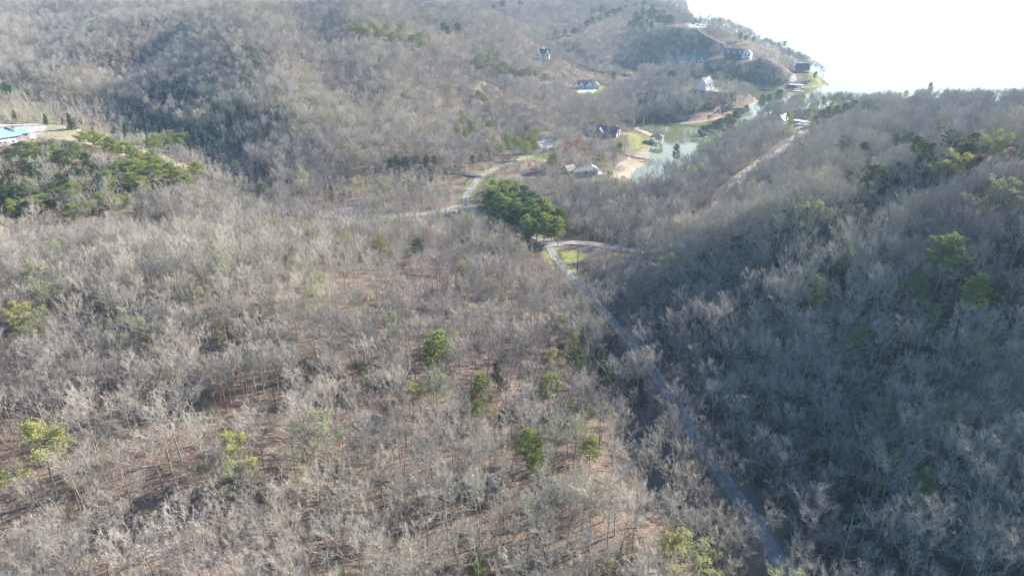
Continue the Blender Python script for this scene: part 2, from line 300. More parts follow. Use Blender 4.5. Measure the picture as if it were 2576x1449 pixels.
# ------------------------------------------------------------------ ground
nv, nu = 430, 470
vs = np.concatenate([np.linspace(25, 60, 12)[:-1], 60 * (2600 / 60) ** np.linspace(0, 1, nv - 11)])
us = np.linspace(-0.98, 1.75, nu)
X = (vs[:, None] + 35) * us[None, :]; Y = np.repeat(vs[:, None], nu, 1)
Z = hz(X.ravel(), Y.ravel())
me = bpy.data.meshes.new('ground'); xy = np.stack([X.ravel(), Y.ravel(), Z], 1)
idx = np.arange(nv * nu).reshape(nv, nu)
idx = np.arange(len(vs) * nu).reshape(len(vs), nu)
F = np.stack([idx[:-1, :-1], idx[:-1, 1:], idx[1:, 1:], idx[1:, :-1]], -1).reshape(-1, 4)
me.from_pydata(xy.tolist(), [], F.tolist()); me.update()
zones = {'grass': np.zeros(len(Z)), 'dry': np.zeros(len(Z)), 'mud': np.zeros(len(Z)), 'gravel': np.zeros(len(Z))}
ZP = {'grass': [([(1398,640),(1410,630),(1445,627),(1468,640),(1460,655),(1430,668),(1408,655)], 17.4), ([(1590,330),(1655,350),(1640,365),(1590,372),(1560,350)], 4), ([(1430,215),(1530,215),(1540,238),(1440,236)], 12),
                ([(2030,185),(2090,212),(2060,216),(2030,208)], 5), ([(1490,430),(1530,440),(1525,475),(1490,470)], 7), ([(1700,222),(1830,222),(1830,238),(1700,236)], 10), ([(1340,395),(1375,385),(1385,398),(1345,412)], 13), ([(1290,588),(1345,588),(1400,600),(1450,604),(1448,598),(1390,588)], 17),
                ([(830,528),(900,526),(905,531),(840,535)], 17), ([(1190,228),(1235,226),(1250,232),(1200,236)], 18)],
      'dry': [([(105,314),(180,322),(260,334),(370,346),(460,372),(470,388),(385,380),(300,380),(200,374),(100,362)], 41), ([(1800,230),(1850,238),(1840,244),(1790,238)], 9), ([(1840,472),(1925,415),(1985,368),(1975,362),(1900,405),(1835,455)], 18), ([(2005,325),(2040,318),(2040,345),(2005,350)], 12)],
      'mud': [([(1545,470),(1540,440),(1555,415),(1590,392),(1620,372),(1640,372),(1645,404),(1615,425),(1595,450),(1570,475)], 1), ([(1595,320),(1612,322),(1665,350),(1655,366),(1645,352),(1610,334)], 1)],
      'gravel': [([(-200,305),(60,304),(115,312),(118,322),(100,345),(80,375),(-200,385)], 45), ([(1725,62),(1778,64),(1772,71),(1735,70)], 57), ([(1452,224),(1500,224),(1500,232),(1455,234)], 12), ([(1195,222),(1235,222),(1240,230),(1196,232)], 18), ([(1995,300),(2035,305),(2035,320),(2000,325)], 12), ([(1985,190),(2005,189),(2008,193),(1988,194)], 14), ([(1730,228),(1830,228),(1830,233),(1730,233)], 10), ([(1345,355),(1385,350),(1400,365),(1370,380)], 13)]}
ZW = {}
for k, L in ZP.items():
    ZW[k] = [[at(a, b, z * S) for a, b in p] for p, z in L]
    for p in ZW[k]:
        sdv = poly_sd(X.ravel(), Y.ravel(), p); zones[k] = np.maximum(zones[k], np.clip(0.5 - sdv / 4.0, 0, 1))
for nme in ('valley_road', 'turnaround_road'):
    d, _ = line_d(X.ravel(), Y.ravel(), ROADS[nme][0]); zones['grass'] = np.maximum(zones['grass'], np.clip(1.3 - (d - 2) / 3.0, 0, 0.62) * (Y.ravel() > 240))
wd = poly_sd(X.ravel(), Y.ravel(), WATER[0]); zones['mud'] = np.maximum(zones['mud'], np.clip(0.75 - wd / 3.0, 0, 1))
for k, v in zones.items(): a = me.attributes.new(k, 'FLOAT', 'POINT'); a.data.foreach_set('value', v.astype(np.float32))
go = link('ground', me, M['ground'], None, True); tag(go, kind='structure')
wm = MB().poly([(-9000, -2000, 0), (16000, -2000, 0), (16000, 22000, 0), (-9000, 22000, 0)]); wo = wm.obj('lake_water', M['water']); tag(wo, kind='structure')

# roads: low raised strips laid along the ground
def strip(name, pts, w, m, lift=0.22):
    mb = MB(); P = smooth_line(pts, 2); xs = [p[0] for p in P]; ys = [p[1] for p in P]; L = []; Rr = []
    for i in range(len(P)):
        a, b = P[max(i - 1, 0)], P[min(i + 1, len(P) - 1)]; tx, ty = b[0] - a[0], b[1] - a[1]; q = math.hypot(tx, ty) or 1; nx, ny = -ty / q, tx / q
        L.append((P[i][0] + nx * w / 2, P[i][1] + ny * w / 2)); Rr.append((P[i][0] - nx * w / 2, P[i][1] - ny * w / 2))
    zz = hz(xs, ys)
    for i in range(len(P)):
        z = zz[i] + lift
        mb.v += [(*L[i], z - 0.6), (*L[i], z), (*Rr[i], z), (*Rr[i], z - 0.6)]
    for i in range(len(P) - 1):
        for j in range(3): a = i * 4 + j; mb.f.append((a, a + 4, a + 5, a + 1))
    return tag(mb.obj(name, m), kind='structure')
for i, (nme, (pts, w)) in enumerate(ROADS.items()):
    strip('road' if nme != 'peninsula_lane' else 'path', pts, w, M['road'], 0.20 + 0.006 * i)
def disc(name, x, y, r, m, lift=0.24, sx=1.0):
    z = float(hz([x], [y])[0]) + lift; mb = MB(); ring = [(x + r * sx * math.cos(a * math.pi / 16), y + r * math.sin(a * math.pi / 16)) for a in range(32)]
    mb.poly([(a, b, z) for a, b in ring]); n = len(mb.v)
    for i in range(32): a, b = ring[i], ring[(i + 1) % 32]; mb.poly([(*a, z), (*a, z - 0.6), (*b, z - 0.6), (*b, z)])
    return tag(mb.obj(name, m), kind='structure')
disc('road', *at(872, 540, 17 * S), 10, M['road'], 0.26); disc('road', *at(1384, 612, 17.4 * S), 5.2, M['road'], 0.25, 1.2); disc('road', *at(1386, 360, 13 * S), 6, M['road'], 0.27, 1.3)

# ------------------------------------------------------------------ trees
def rot_about(v, ax, a):
    return v * math.cos(a) + ax.cross(v) * math.sin(a) + ax * ax.dot(v) * (1 - math.cos(a))
def limb(rng, start, d, L, n=5, up=0.25, wob=0.12):
    pts = [start.copy()]; d = d.normalized()
    for i in range(n):
        d = (d + Vector((rng.uniform(-wob, wob), rng.uniform(-wob, wob), rng.uniform(-wob, wob) + up / n * 2))).normalized(); pts.append(pts[-1] + d * (L / n))
    return pts
def interp(pts, t):
    f = t * (len(pts) - 1); i = min(int(f), len(pts) - 2); return pts[i].lerp(pts[i + 1], f - i), (pts[i + 1] - pts[i]).normalized()
def hardwood(seed, H, nl=9, spread=0.42, low=0.42, dens=1.0, thick=1.0, leaf=0, leafsize=0.16, lean=0.03):
    """trunk + main limbs in one mesh, branches and twigs in another, leaves in a third; returns MB, MB, MB"""
    rng = random.Random(seed); T, K, Lf = MB(), MB(), MB()
    tp = [Vector((0, 0, -1.0))]; d = Vector((rng.uniform(-lean, lean), rng.uniform(-lean, lean), 1)).normalized(); n = 8
    for i in range(n):
        d = (d + Vector((rng.uniform(-.06, .06), rng.uniform(-.06, .06), 0.08))).normalized(); tp.append(tp[-1] + d * ((H * 0.93 + 1) / n))
    r0 = 0.011 * H * thick; T.tube(tp, [r0 * (1 - 0.88 * (i / n) ** 0.9) for i in range(n + 1)], 6)
    az = rng.uniform(0, 6.28)
    for j in range(nl):
        fr = low + (0.95 - low) * (j + rng.uniform(0, .6)) / nl; az += 2.4 + rng.uniform(-.5, .5); p, td = interp(tp, min(fr, .98))
        el = R_(22 + 42 * (fr - low) / (1 - low) + rng.uniform(-9, 9)); L = H * spread * (1.05 - 0.55 * (fr - low) / (1 - low)) * rng.uniform(.8, 1.15)
        d0 = Vector((math.cos(az) * math.cos(el), math.sin(az) * math.cos(el), math.sin(el)))
        lp = limb(rng, p, d0, L, 5, 0.34, 0.24); rl = r0 * 0.42 * (1.1 - fr * 0.5)
        T.tube(lp, [rl * (1 - 0.8 * i / 5) for i in range(6)], 4)
        nb = max(3, int(7 * dens * (0.7 + 0.3 * L / (H * spread))))
        for b in range(nb):
            t = 0.22 + 0.78 * (b + rng.random() * .7) / nb; q, ld = interp(lp, min(t, 1)); ax = Vector((rng.gauss(0, 1), rng.gauss(0, 1), rng.gauss(0, .6))).normalized()
            bd = rot_about(ld, ax.cross(ld).normalized(), R_(rng.uniform(30, 65))) + Vector((0, 0, .14)); BL = L * 0.42 * rng.uniform(.7, 1.2) * (1.15 - .4 * t)
            bp = limb(rng, q, bd, BL, 3, 0.4, 0.2); K.tube(bp, [rl * .34 * (1 - .25 * i) + .006 for i in range(4)], 3)
            nt_ = max(3, int(9 * dens))
            for w in range(nt_):
                tt = .25 + .75 * (w + rng.random() * .6) / nt_; a, bdv = interp(bp, min(tt, 1)); ax = Vector((rng.gauss(0, 1), rng.gauss(0, 1), rng.gauss(0, .8))).normalized()
                wd_ = (rot_about(bdv, ax.cross(bdv).normalized(), R_(rng.uniform(20, 60))) + Vector((0, 0, .12))).normalized(); wl_ = rng.uniform(.65, 1.25) * (H / 22) ** .5; e = a + wd_ * wl_
                K.spike(a, e, .023)
                for s_ in range(3):
                    m_ = a.lerp(e, .25 + .25 * s_); v = (wd_ + Vector((rng.gauss(0, .5), rng.gauss(0, .5), rng.gauss(.05, .45)))).normalized(); e2 = m_ + v * wl_ * rng.uniform(.45, .75); K.spike(m_, e2, .018)
                    if leaf:
                        for q_ in range(leaf):
                            c = m_.lerp(e2, rng.uniform(.3, 1.1)) + Vector((rng.gauss(0, .14), rng.gauss(0, .14), rng.gauss(0, .14))); u = Vector((rng.gauss(0, 1), rng.gauss(0, 1), rng.gauss(0, 1))).normalized() * leafsize; v2 = u.cross(Vector((rng.gauss(0, 1), rng.gauss(0, 1), rng.gauss(0, 1)))).normalized() * leafsize * .8
                            Lf.poly([c - u, c + v2, c + u, c - v2])
    return T, K, Lf
def conifer(seed, H, W, low, kind):
    """pine: clumps of needles on whorled limbs, rounded and gappy; cedar: a dense cone to the ground"""
    rng = random.Random(seed); T, K = MB(), MB()
    tp = [Vector((0, 0, -1))]; d = Vector((rng.uniform(-.03, .03), rng.uniform(-.03, .03), 1))
    for i in range(7): d = (d + Vector((rng.uniform(-.03, .03), rng.uniform(-.03, .03), .05))).normalized(); tp.append(tp[-1] + d * ((H + 1) / 7))
    r0 = .011 * H; T.tube(tp, [r0 * (1 - .9 * i / 7) + .01 for i in range(8)], 6)
    nw = int(H * (1 - low) / (0.75 if kind == 'pine' else .5)); az = 0
    for w in range(nw):
        f = low + (1 - low) * (w + .5) / nw; t = (f - low) / (1 - low)
        prof = (math.sin(math.pi * min(1, .22 + .78 * t) ** 1.0) ** .6 * (1.0 if t < .5 else 1.0)) if kind == 'pine' else (1 - t) ** .8 * (0.75 + .25 * min(1, t * 6))
        for b in range(5 if kind == 'pine' else 6):
            az += 1.256 + rng.uniform(-.5, .6)
            if kind == 'pine' and rng.random() < .14: continue
            L = W / 2 * (prof * rng.uniform(.65, 1.12) + .06); p, _ = interp(tp, f); el = R_(rng.uniform(-5, 30) + 25 * t)
            lp = limb(rng, p, Vector((math.cos(az) * math.cos(el), math.sin(az) * math.cos(el), math.sin(el))), L, 3, .25, .1); T.tube(lp, [.035, .026, .018, .01], 3)
            nc = max(2, int(L / .4))
            for c_ in range(nc):
                q, _d = interp(lp, min(1, .3 + .7 * (c_ + .6) / nc)); q = q + Vector((rng.gauss(0, .22), rng.gauss(0, .22), rng.gauss(.08, .14)))
                for k in range(22 if kind == 'pine' else 14):
                    v = Vector((rng.gauss(0, 1), rng.gauss(0, 1), rng.gauss(.35, .8))).normalized() * rng.uniform(.28, .55); u = v.orthogonal().normalized(); u = rot_about(u, v.normalized(), rng.uniform(0, 6.28)) * .075
                    o_ = q + v * .15; K.poly([o_ - u, o_ + u, o_ + v])
    return T, K, None
PROTO = {}
def proto(kind, i, mbs, mats):
    T, K, Lf = mbs; a = mesh_of('trunk', T.v, T.f); a.materials.append(mats[0]); a.polygons.foreach_set('use_smooth', [True] * len(a.polygons)); V = list(K.v); Fc = list(K.f); nk = len(Fc)
    if Lf is not None and Lf.f: n = len(V); V += Lf.v; Fc += [tuple(n + q for q in f) for f in Lf.f]
    b = mesh_of('crown', V, Fc); b.materials.append(mats[1])
    if len(Fc) > nk: b.materials.append(mats[2]); b.polygons.foreach_set('material_index', [0] * nk + [1] * (len(Fc) - nk))
    PROTO[(kind, i)] = (a, b)
NB = 8
for i in range(NB): proto('bare', i, hardwood(100 + i, 20, 9 + i % 3, [.40, .34, .46, .38][i % 4], [.52, .48, .58, .63][i % 4]), (M['bark'], M['twig']))
for i in range(4): proto('young', i, hardwood(200 + i, 11, 8, .26, .3, .8, .75), (M['paletwig'], M['paletwig']))
for i in range(3): proto('bud', i, hardwood(300 + i, 18, 8, .36, .35, 1, 1, 5, .115), (M['bark'], M['twig'], M['bud']))
for i in range(2): proto('palebud', i, hardwood(320 + i, 19, 8, .40, .4, 1, 1, 2, .15), (M['bark'], M['twig'], M['budgrey']))
for i in range(2): proto('redbud', i, hardwood(340 + i, 13, 8, .36, .3, 1, 1, 2, .13), (M['bark'], M['twig'], M['redbud']))
for i in range(4): proto('pine', i, conifer(400 + i, 18, [8.5, 7, 9.5, 7.5][i], [.42, .35, .5, .3][i], 'pine'), (M['bark'], M['pine']))
for i in range(3): proto('darkpine', i, conifer(420 + i, 17, [8, 7, 9][i], [.35, .25, .45][i], 'pine'), (M['bark'], M['darkpine']))
for i in range(2): proto('cedar', i, conifer(440 + i, 8, 4.6, .04, 'cedar'), (M['bark'], M['darkpine']))
proto('snag', 0, hardwood(500, 16, 6, .3, .35, .35, 1.1), (M['white_bark'], M['white_bark']))
def grow(name, kind, i, loc, rz, sc, label, cat, group=None):
    e = empty(name, loc, rz); e.scale = sc if isinstance(sc, tuple) else (sc, sc, sc); tag(e, label, cat, group)
    for part, md in zip(('trunk', 'crown'), PROTO[(kind, i)]):
        o = bpy.data.objects.new(part, md); C.objects.link(o); o.parent = e
    return e
CAT = {'pine': ('pine_tree', 'pine tree', 18), 'darkpine': ('pine_tree', 'pine tree', 17), 'cedar': ('cedar_tree', 'cedar tree', 8), 'bud': ('budding_tree', 'tree', 18), 'palebud': ('budding_tree', 'tree', 19), 'redbud': ('red_budding_tree', 'tree', 13), 'snag': ('dead_tree', 'dead tree', 16)}
NK = {'pine': 4, 'darkpine': 3, 'cedar': 2, 'bud': 3, 'palebud': 2, 'redbud': 2, 'snag': 1}
GREEN = []; GVIEW = []                                           # (x, y, radius) taken up by named trees
tr = random.Random(11)
def plant(kind, px, py, H, label, group=None, wid=1.0):
    """px, py is where the middle of the crown shows"""
    H, wid = (H, wid * 1.25) if kind == 'cedar' else (H * (.82 if group is None else .72), wid * (1.35 if group is None else 1.3)); x, y, z = hit(px, py, H * 0.68); h0 = CAT[kind][2]; s_ = H / h0
    grow(CAT[kind][0], kind, tr.randrange(NK[kind]), (x, y, z), tr.uniform(0, 6.28), (s_ * wid, s_ * wid, s_), label, CAT[kind][1], group); GREEN.append((x, y, 2.2 * s_ * wid)); zt = z + H; u, v, dd = proj(x, y, z + H * .45); _, vt, _ = proj(x, y, zt); hw_ = H * .17 * wid * FPX / dd
    if group is None or tr.random() < .9: GVIEW.append((u - hw_, vt, u + hw_, v, dd - 3, .02))
SINGLE = [  # kind, px, py, height, width, label
('pine',1088,882,17,1.2,'bright round pine in the middle of the leafless woods left of the narrow road'),
('darkpine',1260,945,13,.9,'small dark pine right of and below the bright round pine'),
('pine',1208,985,14,1.1,'broad yellow green pine directly above a narrower yellow green pine'),
('pine',1200,1037,12,.8,'narrow yellow green pine below the broad one in the near woods'),
('bud',1240,1043,8,.8,'small lime tree just right of the narrow yellow green pine'),
('pine',1378,980,13,1.2,'flat topped pine in the woods halfway between the narrow pine and the road'),
('darkpine',1452,914,14,1.0,'dark green pine left of the narrow road, tallest of its small cluster'),
('bud',1397,906,10,.9,'lime green small tree left of the dark pine cluster by the narrow road'),
('darkpine',1412,888,9,.9,'small dark evergreen behind the lime tree near the narrow road'),
('darkpine',1522,947,15,1.1,'dark round evergreen closest to the left edge of the narrow road'),
('darkpine',1510,896,9,.9,'low dark green evergreen above the dark round evergreen by the road'),
('pine',1441,862,9,.8,'small bright pine farthest up in the cluster left of the narrow road'),
('palebud',1405,832,16,1.1,'pale green hazy tree at the woodland edge left of the narrow road'),
('pine',1436,1020,9,.7,'thin green pine standing alone below the flat topped pine'),
('palebud',1452,1082,13,.8,'tall pale lime tree at the top of the orange leaf covered slope'),
('pine',1486,1140,11,.9,'yellow green pine at the left edge of the orange leaf covered slope'),
('pine',1340,1125,14,1.1,'leaning feathery pine left of the orange leaf covered slope'),
('pine',1303,1130,7,.8,'small green pine left of the leaning feathery pine'),
('pine',1352,1180,10,.9,'feathery yellow pine just below the leaning feathery pine'),
('pine',915,957,8,.9,'small bright green pine in the woods left of the bright round pine'),
('bud',1036,995,11,1.0,'lime budding tree below the bright round pine'),
('palebud',1092,995,13,1.0,'pale budding tree right of the lime tree below the bright round pine'),
('palebud',785,1105,17,1.2,'large pale lime budding tree right of the open leaf litter'),
('bud',573,1152,15,1.1,'vivid lime budding tree at the lower edge of the open leaf litter'),
('bud',106,1150,17,1.3,'large lime budding tree at the left edge near the open leaf litter'),
('bud',338,858,14,1.1,'lime budding tree left of centre above the pale near tree tops'),
('bud',562,852,8,.8,'small lime budding tree in the middle of the left woods'),
('bud',558,822,8,.6,'thin lime sapling above the small lime budding tree'),
('bud',40,802,14,1.2,'lime budding tree at the left edge, the upper of two'),
('bud',75,832,11,1.1,'lime budding tree at the left edge, the lower of two'),
('palebud',135,757,14,1.1,'pale budding tree behind the two lime trees at the left edge'),
('bud',1716,1405,15,1.25,'brilliant lime budding tree at the bottom edge left of the narrow road'),
('palebud',1770,1425,13,1.1,'pale yellow budding tree right of the brilliant lime tree at the bottom'),
('palebud',605,1225,12,1.0,'pale budding tree below the vivid lime tree in the near left woods'),
('pine',1195,1437,8,.9,'small dark green pine at the bottom edge left of centre'),
('bud',1523,1437,7,.9,'small bright green tree at the bottom edge between the woods and the slope'),
('pine',2374,653,19,1.3,'largest bright pine on the shaded hillside at the right'),
('pine',2322,692,11,.9,'small bright pine left of and below the largest pine on the shaded hillside'),
('pine',2288,713,12,.9,'bright pine at the left of the pair in the shaded hillside'),
('pine',2313,733,13,.9,'bright pine at the right of the pair in the shaded hillside'),
('pine',2450,735,16,1.1,'round green pine nearest the right edge of the shaded hillside'),
('darkpine',2541,740,14,1.0,'dark pine against the right edge of the photo'),
('pine',2056,737,14,1.0,'round green pine alone in the middle of the shaded hillside'),
('pine',2346,797,9,.9,'small green pine below the pair on the shaded hillside'),
('darkpine',2082,672,13,.8,'dim green pine above the round pine in the middle of the shaded hillside'),
('pine',2151,866,13,.9,'yellow green pine low on the shaded hillside right of the round pine'),
('palebud',2268,862,12,.9,'pale yellow tree right of the yellow green pine low on the hillside'),
('palebud',2455,905,13,.9,'yellowish budding tree at the right low on the shaded hillside'),
('palebud',2175,499,17,1.1,'pale green budding tree high on the shaded hillside'),
('palebud',2049,549,17,1.1,'pale green budding tree left of the other on the shaded hillside'),
('palebud',2155,553,13,1.0,'small pale green tree below the high pale one on the hillside'),
('bud',1915,595,11,1.3,'flat yellow green budding tree on the left part of the shaded hillside'),
('bud',2396,425,17,1.3,'yellow budding tree at the upper right of the shaded hillside'),
('bud',2502,371,15,1.2,'bright yellow budding tree near the upper right edge'),
('palebud',2521,501,18,1.2,'pale green budding tree at the right edge below the bright yellow one'),
('bud',2348,241,14,1.1,'yellow tree on the ridge top against the lake'),
('bud',2214,271,12,1.2,'yellow tree on the ridge left of the one against the lake'),
('palebud',2500,250,13,1.2,'pale yellow tree at the right end of the ridge against the lake'),
('redbud',2279,312,10,1.2,'red budding tree below the ridge on the right hill'),
('redbud',2548,393,10,1.0,'orange red budding tree at the right edge of the hill'),
('palebud',1751,905,12,.9,'pale yellow tree right of the narrow road on the dark hillside'),
('pine',2317,1220,12,.9,'bright green pine in the dark woods at the lower right'),
('darkpine',2108,1235,11,1.2,'green undergrowth pine among dark trees at the lower right'),
('palebud',2365,1062,14,1.0,'pale yellow budding tree in the woods at the right'),
('pine',1326,590,12,1.0,'bright green pine at the left side of the road junction'),
('darkpine',1050,625,12,1.1,'dark green pine on the crest in front of the turnaround road'),
('bud',954,614,11,1.0,'lime budding tree left of the dark pine on the crest'),
('bud',905,461,11,1.0,'yellow green tree in the pale woods behind the turnaround road'),
('darkpine',833,485,12,.7,'slim dark pine left of the yellow green tree behind the turnaround road'),
('darkpine',657,480,11,1.2,'dark evergreen alone in the pale woods left of the turnaround road'),
('pine',1388,402,14,1.4,'broad green pine beside the small tan shed'),
('bud',1519,408,15,.9,'tall lime tree right of the tan hip roofed house'),
('bud',1527,440,9,.9,'yellow tree on the lawn behind the tan hip roofed house'),
('bud',1422,428,7,1.0,'small lime tree between the shed and the hip roofed house'),
('pine',1546,385,15,.8,'slim lit pine between the lawn and the muddy cove head'),
('darkpine',1560,375,14,.7,'slim dark pine beside the lit one above the muddy cove head'),
('redbud',1433,368,12,1.1,'red budding tree right of the bend in the valley road, left of its group'),
('redbud',1455,362,12,1.1,'red budding tree right of the bend, the middle and tallest of its group'),
('redbud',1473,385,11,1.1,'red budding tree right of the bend, lowest of its group'),
('redbud',1518,313,12,1.0,'red budding tree in the grey woods behind the blue roofed cove house'),
('bud',1567,300,10,1.0,'lime tree in the woods at the left end of the cove'),
('darkpine',1703,380,17,.9,'tall lone pine on the near bank of the cove against the bright water'),
('bud',1729,214,11,1.1,'bright yellow shrub like tree left of the dark gable house'),
('darkpine',1545,192,15,.9,'pine standing right of the white house with the slate roof'),
('darkpine',2340,219,16,1.0,'tall dark pine on the skyline of the right ridge'),
('darkpine',1975,112,17,1.0,'tall flat topped pine on the skyline of the peninsula'),
('pine',2045,320,15,1.0,'pine just right of the carport at the head of the side road'),
('pine',1985,300,16,1.0,'tall lit pine between the white gable house and the carport'),
('palebud',1601,80,18,1.1,'lone pale green tree on the dark flank of the peninsula'),
('darkpine',2052,190,12,1.1,'dark evergreen below the brown chalet at the tip of the peninsula'),
('bud',1985,196,8,1.0,'small yellow tree left of the driveway below the brown chalet'),
('pine',497,428,14,1.4,'big round bright pine right of the pine covered spur'),
('bud',480,420,9,.8,'lime tree at the left foot of the big round bright pine'),
('pine',268,462,18,1.1,'big lit pine above a smaller pine on the left hillside'),
('pine',258,510,14,.9,'upper pine of the slim pair below the big lit pine on the left'),
('pine',255,540,11,.8,'lower pine of the slim pair at the bottom of the left hillside'),
('pine',183,490,17,.9,'slim lit pine left of the big lit pine on the left hillside'),
('bud',412,553,11,1.2,'lime tree in the dark gap at the bottom of the left hillside'),
('bud',350,545,9,1.1,'yellow green tree left of the lime tree in the dark gap'),
('bud',318,500,9,.7,'small lime tree between the big pines on the left hillside'),
('cedar',178,300,9,1.25,'large dark cedar right of the gravel yard'),
('cedar',235,316,5,1.2,'small round cedar between the two large cedars at the field edge'),
('cedar',318,325,9.5,1.15,'largest lit cedar at the right end of the dry field'),
('cedar',287,326,4.5,1.2,'dim low cedar left of the largest lit cedar'),
('cedar',37,288,7,1.2,'dark cedar behind the gravel yard at the left edge'),
('cedar',158,303,4.5,1.1,'low cedar touching the left side of the large dark cedar'),
('cedar',203,304,4.5,1.1,'low bronze cedar touching the right side of the large dark cedar'),
('cedar',112,297,6,1.1,'bronze cedar behind the corner of the gravel yard'),
('redbud',80,362,6,1.0,'small red shrub like tree right of the parked camper'),
('redbud',45,420,10,1.0,'faint red budding tree below the blue roofed house'),
('pine',620,210,15,1.1,'dull green pine high on the dark slope of the left hill'),
('bud',655,345,12,1.2,'yellow green tree at the foot of the dark slope'),
('pine',60,190,14,1.1,'green pine at the left edge on the far slope'),
('palebud',240,68,15,1.1,'orange tinged pale tree high on the far left hill'),
]
for k, px, py, H, w, lab in SINGLE: plant(k, px, py, H * (1.0), lab, None, w)
def cluster(kind, name, pts, H, w=1.0, group=None):
    for px, py in pts: plant(kind, px + tr.uniform(-3, 3), py + tr.uniform(-2, 2), H * tr.uniform(.8, 1.15), name, group or (name.split(' standing')[0] + ' group'), w * 1.15 * tr.uniform(.9, 1.15))
blk = []
for r in range(7):
    yy = 478 + r * 15; x0, x1 = [(1240, 1295), (1228, 1318), (1225, 1345), (1232, 1368), (1255, 1385), (1290, 1400), (1330, 1408)][r]; n = int((x1 - x0) / 17) + 1
    blk += [(x0 + (x1 - x0) * (i + .5 * (r % 2) * .6) / max(n - 1, 1), yy) for i in range(n)]
cluster('darkpine', 'dark green pine standing in the large block of pines above the road junction', blk[1::2], 19, 1.0, 'darker pines in the block above the junction')
cluster('pine', 'olive green pine standing in the large block of pines above the road junction', blk[0::2], 18, .95, 'pines in the block above the junction')
cluster('pine', 'sunlit pine standing along the bright green spur on the left hillside', [(235,352),(252,357),(272,365),(292,370),(312,376),(330,385),(350,395),(340,408),(362,405),(380,412),(398,420),(336,428),(345,445),(420,430),(436,440),(455,450),(472,458),(360,425),(375,395),(215,350),(355,460),(330,455),(395,437)], 15, 1.3, 'pines along the bright spur on the left')
cluster('pine', 'pale green pine standing at the right end of the dry field', [(375,362),(392,352),(410,348),(428,342),(445,350),(458,362),(470,350),(390,370),(425,362)], 13, 1.25, 'pines at the end of the dry field')
cluster('darkpine', 'dull green pine standing on the broken left hillside below the blue roof', [(10,468),(22,490),(45,492),(62,522),(60,420),(88,432),(20,410),(215,402),(190,438),(240,432),(120,480),(135,520),(150,455),(225,420),(12,500),(160,398)], 14, 1.3, 'pines on the broken left hillside')
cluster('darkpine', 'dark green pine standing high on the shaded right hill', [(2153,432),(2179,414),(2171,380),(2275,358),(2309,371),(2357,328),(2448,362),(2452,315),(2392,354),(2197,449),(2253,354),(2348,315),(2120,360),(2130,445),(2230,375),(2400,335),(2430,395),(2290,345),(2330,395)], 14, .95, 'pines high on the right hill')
cluster('pine', 'green pine standing on the far ridge beside the lake', [(2045,272),(2060,262),(2075,256),(2098,255),(2119,253),(2145,256),(2171,259),(2058,284),(2275,238),(2262,243),(2088,268),(2110,266),(2135,268),(2035,285)], 14, 1.0, 'pines on the far ridge beside the lake')
cluster('darkpine', 'green pine standing on the right bank of the cove', [(1846,282),(1828,300),(1850,296),(1812,312),(1789,326),(1772,332),(1838,312),(1935,248),(1958,241),(1919,250),(1880,275),(1800,320),(1860,290)], 17, 1.2, 'pines on the right bank of the cove')
cluster('pine', 'green pine standing along the crest of the middle distance hill', [(893,75),(910,72),(928,82),(945,74),(962,88),(985,92),(1002,86),(1020,95),(1042,102),(1060,112),(935,66),(972,78),(1050,95),(1010,75)], 16, 1.5, 'pines along the middle distance hill crest')
cluster('pine', 'green pine standing above the parking lot in the middle distance', [(1198,155),(1215,150),(1230,160),(1245,165),(1270,172),(1290,182),(1310,188),(1330,186),(1350,190),(1370,196),(1258,180),(1300,196),(1215,165)], 15, 1.4, 'pines above the middle distance parking lot')
cluster('pine', 'green pine standing left of the valley road bend', [(1328,330),(1345,340),(1335,350),(1318,342),(1300,352),(1342,362),(1275,352),(1285,366),(1262,378),(1310,365),(1325,372)], 14, 1.1, 'pines left of the valley road bend')
cluster('pine', 'green pine standing on the slope above the valley road', [(1160,290),(1168,308),(1182,322),(1152,322),(1170,335),(1232,315),(1205,240),(1215,250)], 14, 1.0, 'pines on the slope above the valley road')
cluster('darkpine', 'green pine standing in the low line of pines left of the valley road', [(980,412),(1000,406),(1020,410),(1045,405),(1070,404),(1095,400),(1190,402),(1208,395),(1225,388)], 11, 1.0, 'low line of pines left of the valley road')
cluster('darkpine', 'dark pine standing on the wooded knob of the peninsula', [(1592,56),(1612,50),(1632,46),(1648,44),(1662,46),(1672,50),(1645,30),(1620,30),(1600,38),(1585,62),(1600,48),(1618,40),(1635,34),(1650,36),(1668,34),(1682,42),(1690,52),(1625,55),(1655,50),(1605,65),(1675,58),(1640,62)], 18, 1.5, 'pines on the peninsula knob')
cluster('darkpine', 'dark pine standing in the far band across the upper hills', [(1480,60),(1495,50),(1510,42),(1530,36),(1545,32),(1118,68),(1132,74),(1148,70),(1400,88),(1420,82),(1445,78),(1685,8),(1698,14),(1710,20)], 16, 1.5, 'pines in the far band')
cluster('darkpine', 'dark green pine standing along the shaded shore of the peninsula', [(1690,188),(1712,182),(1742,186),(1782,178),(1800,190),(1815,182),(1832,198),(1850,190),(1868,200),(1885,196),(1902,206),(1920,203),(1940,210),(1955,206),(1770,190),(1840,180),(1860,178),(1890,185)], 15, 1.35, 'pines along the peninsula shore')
cluster('darkpine', 'dark pine standing behind the green roofed lodge', [(1725,92),(1745,98),(1765,100),(1710,102),(1790,108),(1700,95),(1775,115),(1862,92),(1878,96),(1895,100)], 13, 1.0, 'pines behind the green roofed lodge')
cluster('darkpine', 'dull evergreen standing in the dark ravine of the left hill', [(455,235),(470,248),(545,272),(575,305),(490,240),(510,265),(600,285),(420,255),(25,222),(10,218),(230,85),(640,290),(700,300)], 11, 1.0, 'evergreens in the dark ravine')

